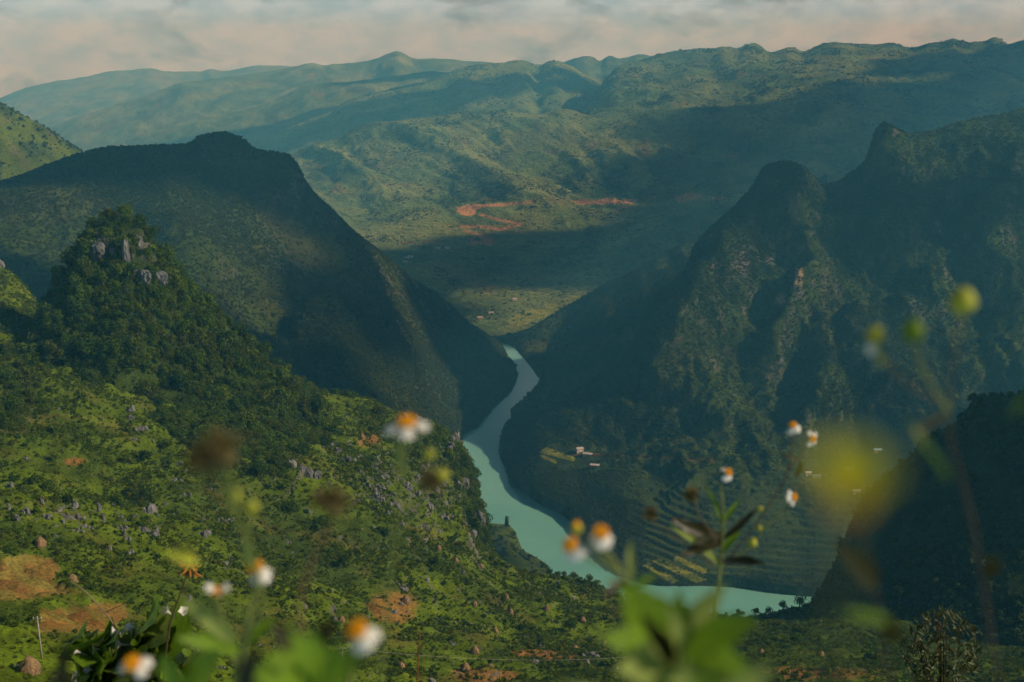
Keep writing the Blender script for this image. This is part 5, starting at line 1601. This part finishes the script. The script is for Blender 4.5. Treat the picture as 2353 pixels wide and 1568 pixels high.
G.leaf((2012, 790, .82), (2030, 838, .8), 'p', .8)
G.bud((2010, 790, .82), (0, 0, 1), 1.5)
for (a, b_, k, w) in [((2180, 960, .8), (2120, 975, .75), 'd', .5), ((2260, 1320, .8), (2330, 1270, .74), 'd', .7),
                      ((2320, 960, .6), (2370, 900, .6), 'g', .4), ((2095, 975, .6), (2130, 1030, .6), 'y', .45), ((2110, 1000, .55), (2200, 1110, .55), 'g', .3)]:
    G.leaf(a, b_, k, w)
H = Plant('leafy_plant', 'slim brown stem with two dark leaves before the shaded spur', 'plant', 2040, .7)
H.stem([(2040, 1640, .7), (2030, 1480, .7), (2010, 1350, .7), (1985, 1230, .7)], .0007, M_STEM_BR)
for (a, b_, k, w) in [((2010, 1350, .7), (1960, 1260, .66), 'd', .7), ((2030, 1470, .7), (2100, 1410, .64), 'd', .7), ((2040, 1430, .5), (1960, 1400, .48), 'g', .3)]:
    H.leaf(a, b_, k, w)
# big pale leaves nearest of all, at the bottom edge
I_ = Plant('leafy_plant', 'large pale green leaves very close at the bottom edge', 'plant', 1560, .44)
I_.stem([(1560, 1680, .48), (1580, 1630, .48)], .002)
for (a, b_, k, w) in [((1590, 1680, .48), (1735, 1555, .44), 'p', .9), ((1560, 1690, .48), (1610, 1560, .44), 'p', .6), ((1540, 1690, .48), (1350, 1580, .44), 'p', .6), ((1200, 1660, .5), (1110, 1600, .5), 'g', .8)]:
    I_.leaf(a, b_, k, w)
J = Plant('daisy_plant', 'daisy seen from above with bright orange centre among trumpet flowers', 'flower', 310, 1.0)
J.stem([(320, 1640, 1.0), (312, 1580, 1.0), (306, 1540, 1.0)], .002)
J.flower((305, 1526, 1.0), (-.1, -.55, .8), 1.15, 5, (1, 3), .6, .6)
for (a, b_, k, w) in [((315, 1640, 1), (220, 1590, .9), 'd', 1), ((320, 1640, 1), (420, 1600, .9), 'g', 1), ((170, 1600, .9), (120, 1500, .85), 'd', .7), ((100, 1640, .8), (140, 1520, .8), 'd', .9)]:
    J.leaf(a, b_, k, w)

# trumpet-flower shrub a few metres down the slope, in focus
K = Plant('trumpet_shrub', 'leafy shrub with small white trumpet flowers at lower left', 'shrub', 330, 7.0)
rr = random.Random(9)
tips = []
for i in range(16):
    px, py = rr.uniform(180, 480), rr.uniform(1390, 1540)
    if py < 1390 + abs(px - 390) * .45:
        py += 60
    K.stem([(330 + (px - 330) * .5, 1640, 7.0), (330 + (px - 330) * .8, (1640 + py) / 2, 6.9 + rr.uniform(-.2, .2)), (px, py, 6.9 + rr.uniform(-.3, .3))], .007, M_STEM_BR)
    tips.append((px, py))
for i in range(210):
    tx, ty = rr.choice(tips)
    t = rr.random()
    x0, y0 = tx + (330 - tx) * t * .5 + rr.uniform(-14, 14), ty + (1640 - ty) * t * .7 + rr.uniform(-10, 10)
    a = rr.random() * 6.28
    L = rr.uniform(14, 26)
    K.leaf((x0, y0, 6.9 + rr.uniform(-.3, .3)), (x0 + math.cos(a) * L, y0 + math.sin(a) * L * .7, 6.8 + rr.uniform(-.3, .3)), rr.choice('ggggp'), 1.9, rr.uniform(-.6, .6))
def trumpet_mesh():
    b = MB()
    prof = [(0.004, 0), (.005, .03), (.007, .06), (.018, .082), (.034, .092)]
    n = 10
    v, f = [], []
    for k, (r_, z) in enumerate(prof):
        for i in range(n):
            a = 6.283 * i / n
            q = r_ * (1 + (.18 * math.cos(5 * a) if k > 2 else 0))
            v.append((math.cos(a) * q, math.sin(a) * q, z))
    for k in range(len(prof) - 1):
        for i in range(n):
            j = (i + 1) % n
            f.append((k * n + i, k * n + j, (k + 1) * n + j, (k + 1) * n + i))
    b.add(v, f)
    return b.mesh('trumpet_flower', M_PETAL, True)
TRUMPET = trumpet_mesh()
for (px, py, d) in [(403, 1418, (-.5, -.3, .6)), (290, 1452, (-.8, -.3, .2)), (306, 1462, (-.1, -.3, .8)), (300, 1482, (-.7, -.5, .3)), (246, 1490, (-.8, -.4, .1)), (226, 1540, (-.5, -.6, .4)), (312, 1554, (-.2, -.3, .8)), (200, 1506, (-.7, -.3, .5)), (418, 1422, (.3, -.4, .8))]:
    K.bud((px, py, 6.75), d, 1.0, TRUMPET, 'trumpet_flower')
L_ = Plant('dry_stalk', 'dry stalk bearing a shaggy orange seed head at lower left', 'plant', 380, 6.5)
L_.stem([(375, 1640, 6.5), (390, 1440, 6.5), (412, 1370, 6.5), (428, 1325, 6.5), (436, 1305, 6.5)], .006, M_STEM_BR)
for i in range(26):
    a = rr.random() * 6.28
    L_.bud((430 + rr.uniform(-4, 14), 1300 + rr.uniform(-6, 20), 6.5), (math.cos(a), math.sin(a) * .4, -.7 + rr.random()), rr.uniform(3, 6), bud_mesh(M_DRY, 'husk', .0011, .012) if i == 0 else bpy.data.meshes['husk'], 'husk')
Q = Plant('bare_twig', 'bare grey twig leaning across the orange field', 'plant', 285, 6.8)
Q.stem([(290, 1640, 6.8), (283, 1500, 6.8), (262, 1438, 6.8), (225, 1390, 6.8), (190, 1355, 6.8), (160, 1335, 6.8)], .006, simple_mat('grey_twig', (.2, .16, .11), .9))
Q.stem([(240, 1408, 6.8), (262, 1398, 6.8), (286, 1388, 6.8)], .003, M_STEM_BR, False)
S_ = Plant('red_stalk', 'thin reddish stalk with a few leaves at the bottom centre', 'plant', 960, 5.5)
S_.stem([(958, 1640, 5.5), (960, 1540, 5.5), (964, 1450, 5.5)], .005, simple_mat('red_stalk_skin', (.22, .07, .03), .7))
for (a, b_) in [((962, 1500, 5.5), (974, 1470, 5.5)), ((962, 1520, 5.5), (972, 1505, 5.5)), ((963, 1470, 5.5), (952, 1460, 5.5))]:
    S_.leaf(a, b_, 'p', .9)
# round bush farther down at right, in focus
T_ = Plant('willow_bush', 'rounded dark bush of narrow silvery leaves at lower right', 'shrub', 2165, 20.0)
M_WIL = simple_mat('silvery_leaf', (0.085, 0.105, 0.045), .35, .4, 8.0, transl=.2)
WIL = [leaf_mesh(M_WIL, 20 + i, .13, 3, .1) for i in range(2)]
for i in range(14):
    a = rr.random() * 6.28
    px, py = 2165 + math.cos(a) * 80 * rr.random(), 1490 - 70 * rr.random()
    T_.stem([(2165 + (px - 2165) * .4, 1600, 20), (px, py, 20 + rr.uniform(-.4, .4))], .012, M_STEM_BR)
fv, ff = [], []
for i in range(760):
    a, q, e = rr.random() * 6.28, rr.random() ** .4, rr.random()
    x0, y0 = 2165 + math.cos(a) * 88 * q, 1500 + math.sin(a) * 92 * q
    z0 = 20 + rr.uniform(-.6, .6)
    p0, p1 = T_.W((x0, y0, z0)), T_.W((x0 + rr.uniform(-9, 9), y0 - rr.uniform(-2, 13), z0 + rr.uniform(-.1, .1)))
    d = p1 - p0
    m4 = Matrix.Translation(p0) @ d.to_track_quat('X', 'Z').to_matrix().to_4x4() @ Matrix.Rotation(rr.uniform(-1, 1), 4, 'X') @ Matrix.Scale(max(d.length, .05) * 1.9, 4)
    if i < 280:
        o = obj('leaf', WIL[i % 2], T_.e)
        o.matrix_basis = m4
    else:
        n0 = len(fv)
        q4 = [Vector((0, 0, 0)), Vector((.45, -.12, 0)), Vector((1, 0, -.1)), Vector((.45, .12, 0))]
        fv += [tuple(m4 @ c) for c in q4]
        ff.append((n0, n0 + 1, n0 + 2, n0 + 3))
o = obj('foliage', make_mesh('foliage', fv, ff, M_WIL, False), T_.e)
o['kind'] = 'stuff'
# haze
def build_haze():
    m, n, l, out = new_mat('haze_air')
    pv = n.new('ShaderNodeVolumePrincipled')
    pv.inputs['Color'].default_value = (0.14, 0.64, 0.98, 1)
    pv.inputs['Absorption Color'].default_value = (1, 1, 1, 1)      # clear air: it scatters blue more than red and absorbs nothing
    pv.inputs['Density'].default_value = HAZE_DENSITY
    pv.inputs['Anisotropy'].default_value = 0.0
    l.new(pv.outputs['Volume'], out.inputs['Volume'])
    b = MB().box((0, 7300, 478), (33000, 16400, 1002))
    o = b.build('haze', m)
    tag(o, 'thin blue haze filling the air over the whole valley', 'haze', kind='stuff')
build_haze()
